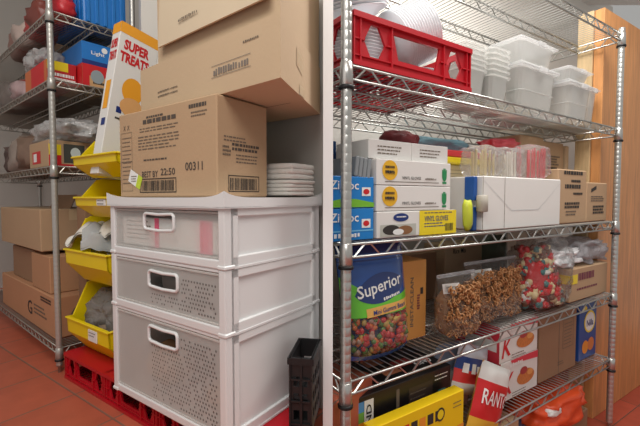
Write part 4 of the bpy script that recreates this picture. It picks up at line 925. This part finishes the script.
def cereal(lb, loc, w, d, h, flip=0):
    b = MB(); b.box((0, 0, 0), (w, d, h), WHITEB, .0015)
    b.fpoly([(.06, h), (w, h), (w, h * .80), (.07, h * .90)], mat('pink_red_print', (216, 60, 76), .45))
    b.text('K', (.012, -.0012, h * .12), (1, 0, .10), (.25, 0, 1), .055, h * .55, REDINK); b.text('~7', (.055, -.0022, h * .83), (1, 0, 0), (0, 0, 1), .08, h * .10, WHITE)
    FL = mat('flake_print', (200, 120, 60), .5, var=.4, scale=80); b.disc(w * .66, h * .42, w * .24, h * .20, FL); b.disc(w * .60, h * .60, w * .10, h * .10, mat('berry_print', (170, 60, 60), .5), 0, .0011); b.disc(w * .78, h * .5, w * .08, h * .08, mat('flake_light', (226, 160, 90), .5), 0, .0012)
    b.lines(w * .3, h * .12, w * .4, 2, .01, INKG); b.lrect(0, 0, d, h, mat('pink_red_print', (216, 60, 76), .45)); b.lrect(.01, h * .3, d * .7, h * .3, WHITE, 0, .0012)
    return one(b, 'cereal_box', lb, 'box', loc, 0, 'white and red cereal boxes')
cereal('white cereal box with a red K, lower of the two', (.715, .05, z5), .245, .18, .142)
cereal('white cereal box with a red K, upper of the two', (.705, .05, z5 + .1435), .25, .18, .13)
b = carton(.30, .24, .262, KRAFT3, tape=False); b.prect(.148, 0, .003, .262, INKG); b.frame(.18, .10, .09, .12, .002, INKG); b.lines(.19, .20, .07, 7, .014, INKG); b.lines(.12, .24, .05, 2, .01, INKG); b.lines(.14, .05, .05, 2, .01, INKG)
one(b, 'carton', 'dark kraft carton standing between the cereal boxes and the blue cookie box', 'carton', (.975, .05, z5))
b = MB(); w_, h_ = .17, .255; b.box((0, 0, 0), (w_, .16, h_), mat('cookie_blue', (34, 78, 150), .4), .002); b.disc(.10, .165, .055, .05, YELP); b.disc(.10, .165, .046, .042, WHITE, 0, .0012); b.text('Nilla', (.068, -.0022, .145), (1, 0, 0), (0, 0, 1), .065, .03, NAVY); b.disc(.06, .055, .03, .03, ORNG, 0, .001); b.disc(.115, .06, .032, .03, mat('cookie_tan', (220, 130, 70), .5), 0, .0012); b.disc(.05, .23, .02, .012, YELP)
one(b, 'cookie_box', 'blue cookie box with a round yellow badge near the right post', 'box', (1.325, .06, z5))
b = MB(); b.box((0, 0, 0), (.14, .10, .23), BLK, .002); b.lines(.02, .19, .08, 5, .03, YELP); one(b, 'cookie_box', 'dark box behind the blue cookie box', 'box', (1.29, .235, z5))
# ---- on the floor under the lowest shelf
fz = RF + .001
b = MB(); b.box((0, 0, 0), (.55, .36, .10), KRAFT3, .004); b.lines(.3, .12, .15, 3, .02, INKG); one(b, 'carton', 'brown carton on the tile floor under the lowest shelf', 'carton', (.86, .05, fz))
b = MB(); b.blob((0, 0, .055), (.20, .13, .075), mat('orange_red_bag', (232, 84, 40), .35, var=.25, scale=8), .25, 2.5, 4, .75, 4, flat=0); b.blob((-.10, -.10, .085), (.05, .02, .015), WHITE, .3, 3, 3, .8, 5); one(b, 'snack_bag', 'large orange red bag lying on the floor carton at its right', 'bag', (1.19, .15, fz + .102))
b = MB(); b.blob((0, 0, .03), (.12, .12, .045), mat('navy_bag', (60, 66, 90), .35, var=.4, scale=10), .3, 3, 4, .75, 7, flat=0); one(b, 'snack_bag', 'navy bag lying on the floor carton left of the orange one', 'bag', (.86, .17, fz + .102))
b = MB(); b.box((0, 0, 0), (.40, .36, .24), KRAFT, .004); b.lines(.1, .18, .15, 3, .02, INKG); one(b, 'carton', 'kraft carton on the tile floor under the cereal boxes', 'carton', (.44, .05, fz))
b = MB(); b.box((0, 0, 0), (.38, .36, .26), KRAFT3, .004); one(b, 'carton', 'kraft carton on the tile floor nearest the left post', 'carton', (.035, .05, fz))
